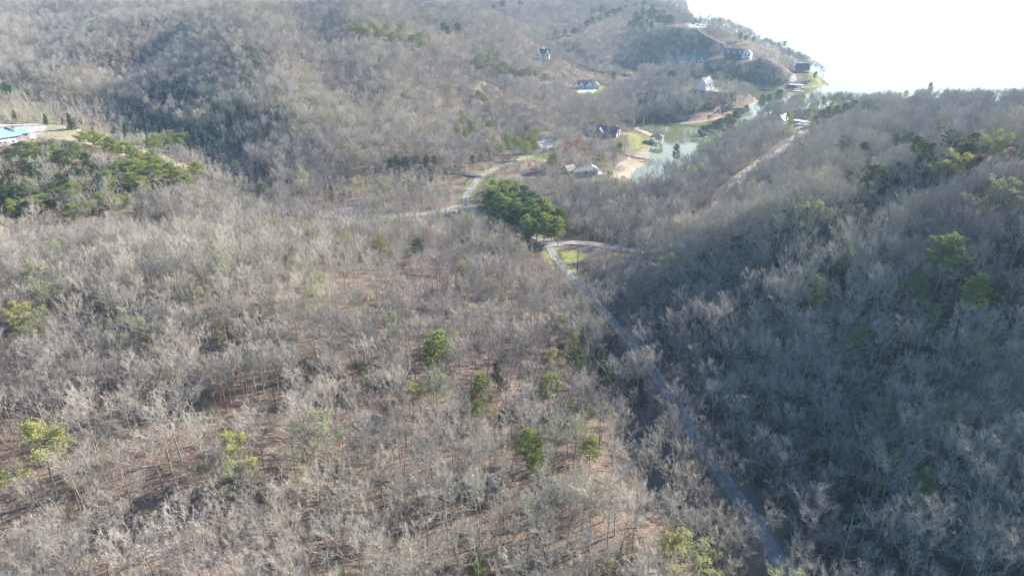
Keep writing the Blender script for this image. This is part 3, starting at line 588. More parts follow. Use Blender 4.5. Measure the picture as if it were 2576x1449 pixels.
cluster('pine', 'yellow green pine standing low on the left hillside between the big pines', [(30,520),(80,470),(105,510),(150,500),(205,470),(225,530),(295,520),(180,540),(70,380),(110,400),(135,385),(310,430),(200,385)], 15, 1.25, 'low pines on the left hillside')
cluster('darkpine', 'dark pine standing at the top edge of the photo left of the lake', [(1560,28),(1575,20),(1595,14),(1490,30),(1515,22),(1620,10),(1640,18),(1240,20),(1265,12),(1310,8)], 16, 1.5, 'pines at the top edge left of the lake')
cluster('darkpine', 'green pine standing left of the big carport pine on the ridge end', [(2055,300),(2070,290),(2085,282),(2100,276),(2125,272),(2150,268),(2180,262),(2200,268)], 15, 1.2, 'pines behind the carport')
# keep-clear windows: nothing tall may stand between the camera and these (px0, py0, px1, py1, distance, chance of staying)
VIEW = [(0,318,105,390,378,.02),(100,312,440,360,385,.04),(1450,198,1512,232,735,.05),(1740,188,1800,222,705,.10),(1695,112,1790,158,880,.08),(1818,114,1895,152,850,.08),(1990,152,2042,190,790,.02),(2030,186,2095,216,785,.02),
        (1345,126,1384,146,742,.15),(1630,332,1668,368,530,.02),(1500,312,1560,342,515,.45),(1448,408,1505,445,425,.15),(1412,412,1440,432,425,.3),(1955,284,1985,310,540,.3),(1995,294,2030,322,530,.1),(1190,218,1248,232,620,.2),
        (1700,56,1780,78,960,.15),(1785,84,1850,124,900,.6),(1965,212,2035,236,780,.02),(1600,312,1800,345,560,.05),(1640,345,1720,385,480,.2),(1560,370,1660,440,440,.08),(1545,430,1600,465,400,.35),
        (1430,168,1600,184,850,.55),(1560,178,1600,200,900,.02),(1412,158,1432,182,850,.3),(1345,592,1480,627,310,.05),(1480,608,1600,632,305,.2),(1360,625,1470,675,292,.12),(1420,675,1480,745,262,.5),(1360,330,1400,382,455,.12),(1210,385,1372,445,440,.12),(1140,440,1218,522,400,.1),
        (1060,520,1160,545,350,.3),(900,530,1060,552,345,.35),(825,522,915,550,345,.4),(1500,760,1600,880,228,.35),(1600,880,1660,960,204,.45),(1860,1270,1985,1449,140,.45),(1800,1180,1860,1270,156,.5),(1990,225,2090,285,560,.6),(1920,225,1990,245,560,.5),(1855,400,1930,465,370,.35),(1930,340,2010,400,430,.35),(1185,425,1215,440,385,.1),(1425,640,1475,700,215,.3),(1235,585,1255,612,250,.1),(1740,224,1840,234,690,.5)]
SPARSE = [([(1430,1030),(1620,1010),(1720,1250),(1650,1420),(1500,1420)], 30, .5), ([(0,1030),(700,1020),(800,1120),(560,1250),(0,1230)], 46, .36), ([(450,660),(900,640),(1000,760),(700,800),(480,780)], 41, .68), ([(1000,600),(1330,600),(1400,700),(1100,740)], 26, .9), ([(0,1220),(560,1240),(900,1400),(700,1449),(0,1449)], 46, .7), ([(60,800),(620,780),(760,900),(200,900)], 46, .8)]
SPARSE = [([at(a, b, z * S) for a, b in p], q) for p, z, q in SPARSE]
YOUNG = [[at(a, b, z * S) for a, b in p] for p, z in [([(-200,300),(100,300),(390,350),(500,400),(640,450),(700,420),(560,330),(300,250),(-200,200)], 42), ([(900,470),(1150,450),(1160,520),(900,525),(780,510)], 17), ([(1830,480),(1990,350),(2010,380),(1880,490)], 18), ([(1900,120),(2060,190),(2050,215),(1960,215),(1850,160)], 20)]]
TALL = [[at(a, b, z * S) for a, b in p] for p, z in [([(1745,452),(1800,402),(1850,362),(1900,322),(1940,296),(1992,292),(2000,315),(1930,350),(1880,385),(1800,460)], 9), ([(1640,300),(1650,240),(1850,236),(1915,256),(1860,284),(1760,306)], 6), ([(1985,285),(2110,270),(2600,250),(2600,290),(2100,312),(2040,305)], 30)]]
BARE_ZONE = ZW['grass'] + ZW['dry'] + ZW['gravel'] + ZW['mud']
rs = np.random.RandomState(5)
def lattice(step, y0, y1):
    ys = np.arange(y0, y1, step); out = []
    for y in ys: xs = np.arange(-0.78 * y - 70, (1.25 if y < 420 else .85) * y + 90, step); out.append(np.stack([xs, np.full(len(xs), y)], 1))
    p = np.concatenate(out); p += rs.uniform(-.48, .48, p.shape) * step; return p
pts = np.concatenate([lattice(3.7, 28, 420), lattice(4.2, 420, 800), lattice(5.2, 800, 1500), lattice(9, 1500, 2300)])
px_, py_ = pts[:, 0], pts[:, 1]; keep = np.ones(len(pts), bool)
for i, (p, w) in enumerate(ROADS.values()):
    d, _ = line_d(px_, py_, p); keep &= d > w / 2 + (.4 if i == 0 else 1.2)
for (cx, cy, cz, r) in PADS: keep &= np.hypot(px_ - cx, py_ - cy) > r * .62
for p in BARE_ZONE: keep &= poly_sd(px_, py_, p) > 1.0
keep &= poly_sd(px_, py_, WATER[0]) > 2.5
for x, y, r in GREEN: keep &= np.hypot(px_ - x, py_ - y) > r
for p, q in SPARSE: keep &= ~((poly_sd(px_, py_, p) < 0) & (rs.rand(len(pts)) > q))
keep &= ~((vnoise(px_, py_, 34, 8) > .28) & (rs.rand(len(pts)) > .45))
pts = pts[keep]; px_, py_ = pts[:, 0], pts[:, 1]; pz_ = hz(px_, py_)
young = np.zeros(len(pts), bool)
for p in YOUNG: young |= poly_sd(px_, py_, p) < 0
small = rs.rand(len(pts)) < .2
hgt = np.where(young | small, rs.uniform(5, 8.5, len(pts)), rs.uniform(9.5, 15.5, len(pts)))
for p in TALL: hgt = np.where((poly_sd(px_, py_, p) < 0) & ~young, hgt * 1.25, hgt)
far = py_ > 500; hgt = np.where(far & ~young, hgt * .92, hgt)
u0, v0, dep = proj(px_, py_, pz_); _, v1, _ = proj(px_, py_, pz_ + hgt); hw = 0.2 * hgt * FPX / dep
rr = rs.rand(len(pts)); ok = np.ones(len(pts), bool)
for rnd in range(3):                                 # trees in the way are low ones; where even those would hide it, none
    bad = np.zeros(len(pts), bool)
    for a, b, c, d, dist, q in VIEW + GVIEW:
        cand = (u0 + hw * .8 > a) & (u0 - hw * .8 < c) & (v1 < d) & (v0 > b) & (dep < dist) & (dep > 0) & (rr > q); bad |= cand
    if rnd < 2: hgt = np.where(bad, hgt * .55, hgt); young = young | bad; _, v1, _ = proj(px_, py_, pz_ + hgt); hw = 0.2 * hgt * FPX / dep
    else: ok &= ~bad
ok &= hgt > 2.2
pts, hgt, young, small, dep, u0, v0, v1 = [a[ok] for a in (pts, hgt, young, small, dep, u0, v0, v1)]; pz_ = pz_[ok]
inview = (u0 > 5) & (u0 < 2571) & (v1 < 1440) & (v1 > 0) & (dep > 20)
order = np.argsort(np.where(inview & ~(young | small), dep / hgt, 1e9))[:300]; single = np.zeros(len(pts), bool); single[order] = True
def sector(u, v):
    road_u = np.interp(v, [600, 745, 883, 1030, 1169, 1282, 1449], [1385, 1480, 1602, 1709, 1793, 1877, 1985])
    if u > road_u:
        if u < road_u + 170: return ('leafless tree in the dark strip along the right edge of the narrow road', 'leafless trees along the right edge of the narrow road')
        if u > 2330: return ('blue grey leafless tree in the bottom right corner around the small bright green pine', 'leafless trees in the bottom right corner')
        return ('grey leafless tree in the shaded woods beside the white leaning dead tree', 'leafless trees around the white leaning dead tree')
    if u > road_u - 150: return ('leafless tree leaning over the left edge of the narrow road', 'leafless trees over the left edge of the narrow road')
    if u < 230: return ('pale leafless tree around the large lime tree at the left edge', 'leafless trees around the large lime tree at the left edge') if v < 1290 else ('pale leafless tree in the bottom left corner', 'leafless trees in the bottom left corner')
    if u < 680: return ('pale leafless tree standing around the vivid lime tree near the open leaf litter', 'leafless trees around the vivid lime tree') if v < 1290 else ('sunlit leafless tree at the bottom edge below the vivid lime tree', 'leafless trees below the vivid lime tree')
    if u < 1000: return ('sunlit leafless tree around the large pale lime budding tree', 'leafless trees around the large pale lime tree') if v < 1290 else ('sunlit leafless tree at the bottom edge below the large pale lime tree', 'leafless trees below the large pale lime tree')
    if u < 1290: return ('leafless tree left of the leaning feathery pine', 'leafless trees left of the leaning feathery pine') if v < 1290 else ('leafless tree at the bottom edge around the small dark green pine', 'leafless trees at the bottom edge around the small dark pine')
    if v < 1250: return ('leafless tree on the orange leaf covered slope', 'leafless trees on the orange leaf covered slope')
    return ('leafless tree at the bottom edge left of the brilliant lime tree', 'leafless trees left of the brilliant lime tree')
rt = random.Random(3)
for i in np.nonzero(single)[0]:
    lab, grp = sector(u0[i], v0[i]); k = rt.randrange(NB); s_ = hgt[i] / 20
    sx = s_ * rt.uniform(.8, 1.2); grow('leafless_tree', 'bare', k, (pts[i, 0], pts[i, 1], pz_[i]), rt.uniform(0, 6.28), (sx, sx, s_), lab, 'tree', grp)

def stuff(name, P, kinds, rot, scl, meshes):
    """one object: every point of its mesh carries one of the given tree shapes (geometry nodes)"""
    me = bpy.data.meshes.new(name); me.from_pydata(P.tolist(), [], []); o = bpy.data.objects.new(name, me); C.objects.link(o); tag(o, kind='stuff')
    a = me.attributes.new('pick', 'INT', 'POINT'); a.data.foreach_set('value', kinds.astype(np.int32))
    a = me.attributes.new('turn', 'FLOAT_VECTOR', 'POINT'); a.data.foreach_set('vector', rot.astype(np.float32).ravel())
    a = me.attributes.new('size', 'FLOAT_VECTOR', 'POINT'); a.data.foreach_set('vector', scl.astype(np.float32).ravel())
    ng = bpy.data.node_groups.new(name, 'GeometryNodeTree'); ng.interface.new_socket('Geometry', in_out='INPUT', socket_type='NodeSocketGeometry'); ng.interface.new_socket('Geometry', in_out='OUTPUT', socket_type='NodeSocketGeometry')
    N = ng.nodes.new; L = ng.links.new; gi, gout, jn = N('NodeGroupInput'), N('NodeGroupOutput'), N('GeometryNodeJoinGeometry')
    def attr(n, t): q = N('GeometryNodeInputNamedAttribute'); q.data_type = t; q.inputs['Name'].default_value = n; return q.outputs['Attribute']
    ap, at_, as_ = attr('pick', 'INT'), attr('turn', 'FLOAT_VECTOR'), attr('size', 'FLOAT_VECTOR'); er = N('FunctionNodeEulerToRotation'); L(at_, er.inputs[0])
    for k, mm in enumerate(meshes):
        j = N('GeometryNodeJoinGeometry')
        for m_ in mm:
            src = bpy.data.objects.new('shape', m_); oi = N('GeometryNodeObjectInfo'); oi.inputs['Object'].default_value = src; L(oi.outputs['Geometry'], j.inputs[0])
        g2 = N('GeometryNodeGeometryToInstance'); L(j.outputs[0], g2.inputs[0]); cm = N('FunctionNodeCompare'); cm.data_type = 'INT'; cm.operation = 'EQUAL'; L(ap, cm.inputs[2]); cm.inputs[3].default_value = k
        ip = N('GeometryNodeInstanceOnPoints'); L(gi.outputs[0], ip.inputs['Points']); L(g2.outputs[0], ip.inputs['Instance']); L(cm.outputs[0], ip.inputs['Selection']); L(er.outputs[0], ip.inputs['Rotation']); L(as_, ip.inputs['Scale']); L(ip.outputs[0], jn.inputs[0])
    L(jn.outputs[0], gout.inputs[0]); md = o.modifiers.new('grow', 'NODES'); md.node_group = ng; return o
r = ~single; n = int(r.sum()); ys_ = (young | small)[r]; hh = hgt[r]
kinds = np.where(ys_, NB + rs.randint(0, 4, n), rs.randint(0, NB, n)); kinds = np.where(rs.rand(n) < .035, NB + 4, kinds); kinds = np.where(rs.rand(n) < .004, NB + 5, kinds)
sz = hh / np.where(kinds < NB, 20, np.where(kinds < NB + 4, 11, 19)); w_ = sz * rs.uniform(.8, 1.22, n)
rot = np.stack([rs.normal(0, .035, n), rs.normal(0, .035, n), rs.uniform(0, 6.28, n)], 1)
stuff('woodland', np.stack([pts[r, 0], pts[r, 1], pz_[r]], 1), kinds, rot, np.stack([w_, w_, sz], 1), [PROTO[('bare', i)] for i in range(NB)] + [PROTO[('young', i)] for i in range(4)] + [PROTO[('palebud', 0)], PROTO[('redbud', 0)]])
print('TREES', n, 'GREEN', len(GREEN))
# undergrowth: thin saplings and brush close to the ground
def brush(seed, H=3.2, W=2.4):
    rng = random.Random(seed); K = MB()
    for i in range(46):
        a = Vector((rng.gauss(0, W * .3), rng.gauss(0, W * .3), -.1)); e = a + Vector((rng.gauss(0, .5), rng.gauss(0, .5), rng.uniform(.4, 1) * H)); K.spike(a, e, .03)
        for j in range(3): m_ = a.lerp(e, rng.uniform(.3, .8)); K.spike(m_, m_ + Vector((rng.gauss(0, .5), rng.gauss(0, .5), rng.uniform(.2, .9))), .018)
    return mesh_of('brush', K.v, K.f)
def shrub(seed):
    rng = random.Random(seed); K = MB()
    for i in range(16):
        c = Vector((rng.gauss(0, .9), rng.gauss(0, .9), rng.uniform(.3, 1.9)))
        for j in range(26):
            p = c + Vector((rng.gauss(0, .38), rng.gauss(0, .38), rng.gauss(0, .3))); u = Vector((rng.gauss(0, 1), rng.gauss(0, 1), rng.gauss(0, .6))).normalized() * .17; v = u.cross(Vector((rng.gauss(0, 1), rng.gauss(0, 1), 1))).normalized() * .1; K.poly([p - u, p + v, p + u, p - v])
    return mesh_of('shrub', K.v, K.f)
BR = [brush(i) for i in range(4)]
for b_ in BR: b_.materials.append(M['brush'])
q = lattice(5.5, 40, 600); q = q[(rs.rand(len(q)) < .6)]
kq = poly_sd(q[:, 0], q[:, 1], WATER[0]) > 1
for p, w in ROADS.values(): d, _ = line_d(q[:, 0], q[:, 1], p); kq &= d > w / 2 + 1.2
for p in BARE_ZONE: kq &= poly_sd(q[:, 0], q[:, 1], p) > 1
for (cx, cy, cz, r_) in PADS: kq &= np.hypot(q[:, 0] - cx, q[:, 1] - cy) > r_ * .7
q = q[kq]; n = len(q); s1 = rs.uniform(.5, 1.5, n)
stuff('undergrowth', np.stack([q[:, 0], q[:, 1], hz(q[:, 0], q[:, 1])], 1), rs.randint(0, 4, n), np.stack([np.zeros(n), np.zeros(n), rs.uniform(0, 6.28, n)], 1), np.stack([s1, s1, s1], 1), [(b_,) for b_ in BR])

# ------------------------------------------------------------------ buildings, docks, vehicles
WHITE = mat('white_siding', (0.78, 0.77, 0.74), .7, (0.7, 0.69, 0.66), .6); SLATE = mat('slate_shingle', (0.09, 0.105, 0.135), .8, (0.13, 0.14, 0.165), 1.5); GLASS = mat('window_glass', (0.04, 0.05, 0.06), .12, spec=.6)
BROWN = mat('brown_boards', (0.16, 0.11, 0.085), .85, (0.22, 0.16, 0.12), 2); BROWNROOF = mat('brown_shingle', (0.12, 0.09, 0.085), .85, (0.16, 0.125, 0.11), 1.5); GREENROOF = mat('green_metal_roof', (0.05, 0.16, 0.14), .5, (0.07, 0.19, 0.165), .4)
BLUEROOF = mat('blue_metal_roof', (0.19, 0.31, 0.38), .75, (0.23, 0.34, 0.40), .3); TAN = mat('tan_shingle', (0.33, 0.30, 0.27), .85, (0.26, 0.24, 0.22), 1.2); STONE = mat('stone_wall', (0.32, 0.30, 0.28), .9, (0.22, 0.2, 0.19), 2.5)
WOOD = mat('weathered_wood', (0.42, 0.38, 0.34), .85, (0.32, 0.29, 0.26), 2); REDROOF = mat('red_metal_roof', (0.42, 0.12, 0.11), .5, (0.5, 0.17, 0.15), .5); GREYROOF = mat('grey_metal_roof', (0.42, 0.42, 0.45), .45, (0.5, 0.5, 0.52), .4)
BEIGE = mat('beige_wall', (0.55, 0.48, 0.38), .8, (0.48, 0.42, 0.34), .8); DARKW = mat('dark_timber', (0.07, 0.06, 0.055), .85, (0.11, 0.095, 0.085), 2); RUB = mat('tyre_rubber', (0.03, 0.03, 0.03), .8); CHROME = mat('wheel_rim', (0.5, 0.5, 0.52), .35, metal=.8)
PAINT_W = mat('white_paint', (0.8, 0.8, 0.8), .3, spec=.6); PAINT_D = mat('dark_paint', (0.03, 0.035, 0.045), .3, spec=.6); PAINT_G = mat('grey_paint', (0.2, 0.21, 0.23), .35, spec=.6); LOG = mat('dead_wood', (0.45, 0.40, 0.34), .9, (0.3, 0.26, 0.22), 3)
STRIPE = mat('camper_stripe', (0.18, 0.2, 0.26), .5); YEL = mat('cream_door', (0.68, 0.62, 0.5), .7)
def turned(x, y, yaw=0): return math.atan2(-x, y) + R_(yaw)
def gable_walls(mb, ox, oy, w, d, h, rh, ax, z0=-2.5):
    if ax == 'x':                                    # ridge along local x
        n = len(mb.v); pr = [(-d / 2, z0), (d / 2, z0), (d / 2, h), (0, h + rh), (-d / 2, h)]
        mb.v += [(ox - w / 2, oy + y, z) for y, z in pr] + [(ox + w / 2, oy + y, z) for y, z in pr]
    else:
        n = len(mb.v); pr = [(-w / 2, z0), (w / 2, z0), (w / 2, h), (0, h + rh), (-w / 2, h)]
        mb.v += [(ox + x, oy + d / 2, z) for x, z in pr] + [(ox + x, oy - d / 2, z) for x, z in pr]
    mb.f += [(n + i, n + (i + 1) % 5, n + 5 + (i + 1) % 5, n + 5 + i) for i in range(5)] + [tuple(n + i for i in (4, 3, 2, 1, 0)), tuple(n + 5 + i for i in range(5))]
def gable_roof(ox, oy, w, d, h, rh, ax, ov=.6, th=.22):
    mb = MB(); half, L = (d / 2, w / 2) if ax == 'x' else (w / 2, d / 2); s_ = rh / half; e = half + ov; zl = h - s_ * ov + .06; zr = h + rh + .06
    pr = [(-e, zl), (0, zr), (e, zl), (e, zl + th), (0, zr + th), (-e, zl + th)]; n = 0; L += ov
    P = lambda a, b, z: (ox + b, oy + a, z) if ax == 'x' else (ox + a, oy + b, z)
    mb.v = [P(a, -L, z) for a, z in pr] + [P(a, L, z) for a, z in pr]; mb.f = [(i, (i + 1) % 6, 6 + (i + 1) % 6, 6 + i) for i in range(6)] + [(0, 5, 4, 1), (1, 4, 3, 2), (6, 7, 10, 11), (7, 8, 9, 10)]; return mb
def hip_roof(ox, oy, w, d, h, rh, ov=.6, ridge=None):
    mb = MB(); a, b = w / 2 + ov, d / 2 + ov; r_ = max(w - d, 0) / 2 if ridge is None else ridge; z = h + .05
    mb.v = [(ox - a, oy - b, z), (ox + a, oy - b, z), (ox + a, oy + b, z), (ox - a, oy + b, z), (ox - a, oy - b, z + .2), (ox + a, oy - b, z + .2), (ox + a, oy + b, z + .2), (ox - a, oy + b, z + .2), (ox - r_, oy, h + rh), (ox + r_ + .01, oy, h + rh)]
    mb.f = [(3, 2, 1, 0), (0, 1, 5, 4), (1, 2, 6, 5), (2, 3, 7, 6), (3, 0, 4, 7), (4, 5, 9, 8), (5, 6, 9), (6, 7, 8, 9), (7, 4, 8)]; return mb
def window(root, x, y, z, w, h, side='y', s=-1, wm_=None):
    f, g = MB(), MB()
    if side == 'y': f.box((x, y + s * .04, z), (w + .24, .16, h + .24)); g.box((x, y + s * .10, z), (w, .12, h))
    else: f.box((x + s * .04, y, z), (.16, w + .24, h + .24)); g.box((x + s * .10, y, z), (.12, w, h))
    fo = f.obj('window', wm_ or WHITE, root); g.obj('pane', GLASS, fo)
def building(name, label, px, py, zo, yaw, vols, wallm, roofm, wins=(), doors=(), chim=None, cat='house', z_up=0.0, group=None):
    x, y = at(px, py, zo * S); z = float(hz([x], [y])[0]) + z_up; root = empty(name, (x, y, z), turned(x, y, yaw)); tag(root, label, cat, group)
    w = MB()
    for v in vols:
        if v[6] in 'xy': gable_walls(w, *v[:7])
        else: w.box((v[0], v[1], (v[4] - 2.5) / 2), (v[2], v[3], v[4] + 2.5))
    w.obj('wall', wallm, root); roofs = []
    for v in vols:
        rm = v[7] if len(v) > 7 else roofm
        roofs.append((gable_roof(*v[:7]) if v[6] in 'xy' else hip_roof(*v[:6])).obj('roof', rm, root))
    for q in wins: window(root, *q)
    for (dx, dy, dw, dh, dm) in doors: MB().box((dx, dy - .06, dh / 2), (dw, .14, dh)).obj('garage_door' if dw > 2 else 'door', dm, root)
    if chim: cx, cy, ch, cm2 = chim; MB().box((cx, cy, ch / 2 + 1), (1.1, 1.1, ch - 2)).obj('chimney', cm2, roofs[0])
    return root
def deck(root, x0, x1, y0, y1, z, m=None, rail=True, posts=True, name='deck'):
    m = m or WOOD; mb = MB().box(((x0 + x1) / 2, (y0 + y1) / 2, z), (x1 - x0, y1 - y0, .2)); do = mb.obj(name, m, root)
    if posts:
        p = MB()
        for a in (x0 + .2, (x0 + x1) / 2, x1 - .2):
            for b in (y0 + .2, y1 - .2): p.box((a, b, z / 2 - 1.6), (.2, .2, z + 3))
        p.obj('posts', m, do)
    if rail:
        r_ = MB()
        for a, b, c, d in ((x0, y0, x1, y0), (x0, y0, x0, y1), (x1, y0, x1, y1)):
            r_.box(((a + c) / 2, (b + d) / 2, z + 1.05), (abs(c - a) + .1, abs(d - b) + .1, .1)); r_.box(((a + c) / 2, (b + d) / 2, z + .6), (abs(c - a) + .06, abs(d - b) + .06, .06))
            for i in range(6): r_.box((a + (c - a) * i / 5, b + (d - b) * i / 5, z + .57), (.1, .1, .94))
        r_.obj('railing', m, do)
    return do
# white house, slate roof, pale garage wing
building('white_house', 'white house with slate front gables and a pale garage wing beside the lawn', 1476, 222, 12, 4, [(-2, 1, 14, 9, 3.6, 3.6, 'x'), (-6.2, -4, 5.4, 5, 3.4, 2.6, 'y'), (1.6, -4, 6, 5, 3.4, 2.8, 'y'), (8.4, -.5, 6.6, 9, 3.4, 2.4, 'y', TAN)], WHITE, SLATE,
    [(-6.2, -6.5, 1.9, 1.8, 1.4), (.4, -6.5, 1.9, 1.2, 1.4), (2.8, -6.5, 1.9, 1.2, 1.4), (-2.4, -3.5, 1.9, 1.2, 1.4), (-4.0, -3.5, 1.9, .9, 1.4)], [(8.4, -5, 4.6, 2.4, YEL)])
building('white_house', 'tall white house with steep dark roof and chimney above the inlet', 1365, 152, 38, -6, [(1, 1, 12, 8, 6.4, 3.8, 'x'), (-4.6, -3.5, 5, 5, 6.6, 4.2, 'y'), (5, -3.4, 4.5, 4, 6.2, 3.4, 'y')], WHITE, SLATE,
    [(-4.6, -6, 4.8, 1.6, 1.4), (-4.6, -6, 1.8, 1.6, 1.4), (5, -5.4, 4.6, 1.3, 1.4), (1, -3, 4.6, 1.2, 1.4), (1, -3, 1.8, 1.8, 1.6)], chim=(1, 1.2, 12.5, WHITE), z_up=.5)
r0 = building('gable_house', 'dark roofed gable house with three skylights on the wooded spit', 1772, 226, 10, 62, [(0, 0, 15, 11, 5.6, 6.0, 'x'), (3, 5.5, 6, 5, 5, 4, 'y')], WHITE, SLATE, [(-4, -5.5, 3, 1.5, 1.4), (1, -5.5, 3, 1.5, 1.4), (5, -5.5, 3, 1.2, 1.4), (7.5, -2, 3, 1.4, 1.6, 'x', 1), (7.5, 2, 3, 1.4, 1.6, 'x', 1)])
for a, b in ((-4.5, 1.8), (1.5, 3.2), (3.6, 3.4)): mb = MB(); zz = 5.6 + 6 * b / 5.5 + .36; mb.poly([(a, -5.5 + b, zz - .1), (a + 1.1, -5.5 + b, zz - .1), (a + 1.1, -4.3 + b, zz + 1.25), (a, -4.3 + b, zz + 1.25)]); mb.obj('skylight', mat('skylight', (.7, .75, .8), .2), r0)
building('lodge', 'long green metal roofed lodge with two front gables and a pale garage on the peninsula', 1744, 156, 19, 3, [(4, 1, 22, 10, 5, 4.6, 'x'), (-1, -4.2, 5.6, 4.4, 4.8, 3.4, 'y'), (8, -4.2, 6.4, 4.4, 4.8, 3.8, 'y'), (-12.5, -1, 10, 9, 5, 3, 'x')], BEIGE, GREENROOF,
    [(-1, -6.4, 2.4, 1.8, 1.6), (8, -6.4, 2.4, 2.2, 2), (3.5, -4, 2.4, 1.6, 1.6), (13, -4, 2.4, 1.6, 1.6)], [(-12.5, -5.5, 6, 3.6, YEL)], chim=(6, 1.4, 11.5, STONE), z_up=2.0)
rm_ = building('mansion', 'dark slate roofed mansion with three pale dormer gables on the peninsula slope', 1843, 150, 24, -4, [(0, 0, 20, 11, 5.5, 5.4, 'x'), (-6.5, -4.6, 4.4, 5, 5.6, 3.6, 'y'), (.5, -4.6, 3.2, 5, 5.8, 2.6, 'y'), (6.6, -4.6, 4.4, 5, 5.6, 3.8, 'y')], DARKW, SLATE,
    [(-6.5, -7.1, 6.6, 1.6, 1.6), (.5, -7.1, 6.2, 1.2, 1.3), (6.6, -7.1, 6.6, 1.6, 1.6), (-3, -5.5, 2.2, 1.5, 1.6), (3.4, -5.5, 2.2, 1.5, 1.6)], chim=(9, 2, 12, WHITE))
rw = building('white_house', 'narrow white house with stacked balconies beside the slate mansion', 1880, 150, 25, -12, [(0, 0, 8, 8, 7, 3.4, 'y', SLATE)], WHITE, SLATE, [(-2, -4, 5, 1.6, 1.6), (2, -4, 5, 1.6, 1.6), (0, -4, 2, 2.4, 1.8)])
deck(rw, -4.6, 5, -7, -4.1, 3.6, WHITE, name='balcony'); deck(rw, -4, 4.4, -7, -4.1, .4, WHITE, name='balcony')
rc = building('chalet', 'brown timber chalet with a steep gabled roof at the tip of the peninsula', 2014, 182, 14, 14, [(1.5, 1, 13, 9, 4.2, 4.8, 'x'), (-3, -4.4, 7, 6, 4.2, 4.4, 'y')], BROWN, BROWNROOF, [(-4.6, -7.4, 1.8, 1.4, 1.6), (-1.6, -7.4, 1.8, 1.4, 1.6), (-3, -7.4, 5, 1.6, 1.6), (4.5, -3.5, 2, 2, 1.8)])
deck(rc, 1, 9, -7.2, -3.6, 1.4, WHITE)
rh_ = building('cove_house', 'house with a bluish shingle roof behind trees above the cove lawn', 1528, 342, 8, -12, [(0, 0, 15, 9, 3.6, 3.4, 'x'), (-5, -4.4, 6, 5, 3.4, 2.8, 'y'), (5, 5, 6, 5, 3.4, 2.8, 'y')], STONE, SLATE, [(-5, -6.9, 1.8, 1.6, 1.3), (0, -4.5, 1.8, 1.6, 1.3), (4, -4.5, 1.8, 1.6, 1.3)], [(2.2, -4.5, 1, 2.1, WHITE)])
rt_ = building('hip_roof_house', 'house with a grey tan hip roof and a side deck above the muddy cove head', 1474, 438, 8, 10, [(0, 0, 13, 10, 3.2, 3.4, 'h'), (-5.6, -3.6, 6, 6, 2.9, 2.2, 'h')], BEIGE, TAN, [(0, -5, 1.7, 1.6, 1.2), (4, -5, 1.7, 1.6, 1.2), (6.5, 0, 1.7, 1.6, 1.2, 'x', 1)], chim=(3, 1, 7, WHITE))
deck(rt_, 6.6, 9.6, -4.5, 4, .6, WHITE)
building('shed', 'small tan gable roofed shed left of the hip roofed house', 1431, 436, 9.5, 38, [(0, 0, 6, 5, 2.5, 2.2, 'x')], BEIGE, TAN, [(1.5, -2.5, 1.4, .9, .8)], [(-1, -2.5, 1.2, 2, WHITE)], cat='shed')
building('white_cottage', 'white gable fronted cottage among trees left of the carport', 1966, 314, 8, -22, [(0, 0, 7, 10, 4.4, 3.6, 'y')], WHITE, GREYROOF, [(-1.8, -5, 2.2, 1, 1.3), (1.8, -5, 2.2, 1, 1.3), (0, -5, 4.8, 1.1, 1.2)], [(0, -5, 1, 2.1, BEIGE)])
building('cottage', 'small red roofed white cottage at the left end of the far inlet', 1421, 178, 3, 10, [(0, 0, 6.5, 6, 3, 2.4, 'y')], WHITE, REDROOF, [(-1.6, -3, 1.6, 1, 1), (1.6, -3, 1.6, 1, 1)])
building('steep_roof_cabin', 'dark steep roofed cabin hidden in trees on the dark flank of the peninsula', 1608, 112, 20, 20, [(0, 0, 11, 10, 3, 7, 'y')], DARKW, SLATE, [(-2, -5, 2, 1.5, 1.5), (2, -5, 2, 1.5, 1.5), (0, -5, 5, 1.6, 1.6)], cat='cabin')
building('cottage', 'tan roofed cottage half hidden in trees right of the white house', 1590, 222, 11, -14, [(0, 0, 12, 8, 3, 2.6, 'x'), (3, -4, 5, 4, 2.8, 2, 'y')], BROWN, TAN, [(-3, -4, 1.6, 1.4, 1.1), (3, -6, 1.6, 1.6, 1.1)])
# blue roofed house, running out of the frame at the left
rb = building('blue_roofed_house', 'house with a bright blue metal roof on the gravel yard at the left edge', 20, 356, 45.5, 16, [(-3, 0, 15, 13, 2.9, 4.2, 'h'), (7.2, 2.5, 7, 7, 2.8, 2.0, 'x'), (3.5, 5, 5, 8, 2.8, 2.4, 'y')], STONE, BLUEROOF, [(6, -1, 1.8, 1.4, 1.2), (9, -1, 1.8, 1.4, 1.2), (10.7, 2.5, 1.8, 1.4, 1.2, 'x', 1)], [(2, -6.5, 1.1, 2.1, BROWN)], chim=(5.5, 4.5, 6.6, BROWN), z_up=.4)
def camper(px, py, zo, label):
    x, y = at(px, py, zo * S); z = float(hz([x], [y])[0]); r = empty('camper', (x, y, z), turned(x, y, 8)); tag(r, label, 'camper')
    b = MB(); b.prism([(-4.4, .7), (4.0, .7), (4.5, 1.6), (4.2, 3.2), (-4.2, 3.3), (-4.5, 2.6)], -1.25, 1.25); b.obj('body', PAINT_W, r)
    MB().box((0, -1.27, 1.35), (8.3, .05, .34)).obj('stripe', STRIPE, r)
    for a in (-3, -1, 2.6): MB().box((a, -1.28, 2.35), (1.1, .07, .7)).obj('window', GLASS, r)
    MB().box((.9, -1.28, 1.95), (.8, .07, 1.9)).obj('door', YEL, r); MB().box((1, 0, 3.42), (1.2, .9, .3)).obj('roof_vent', PAINT_W, r)
    for a in (-.6, .5):
        for s_ in (-1.1, 1.1): w = MB().tube([(a, s_ - .12, .42), (a, s_ + .12, .42)], [.42, .42], 14, True); w.obj('wheel', RUB, r)
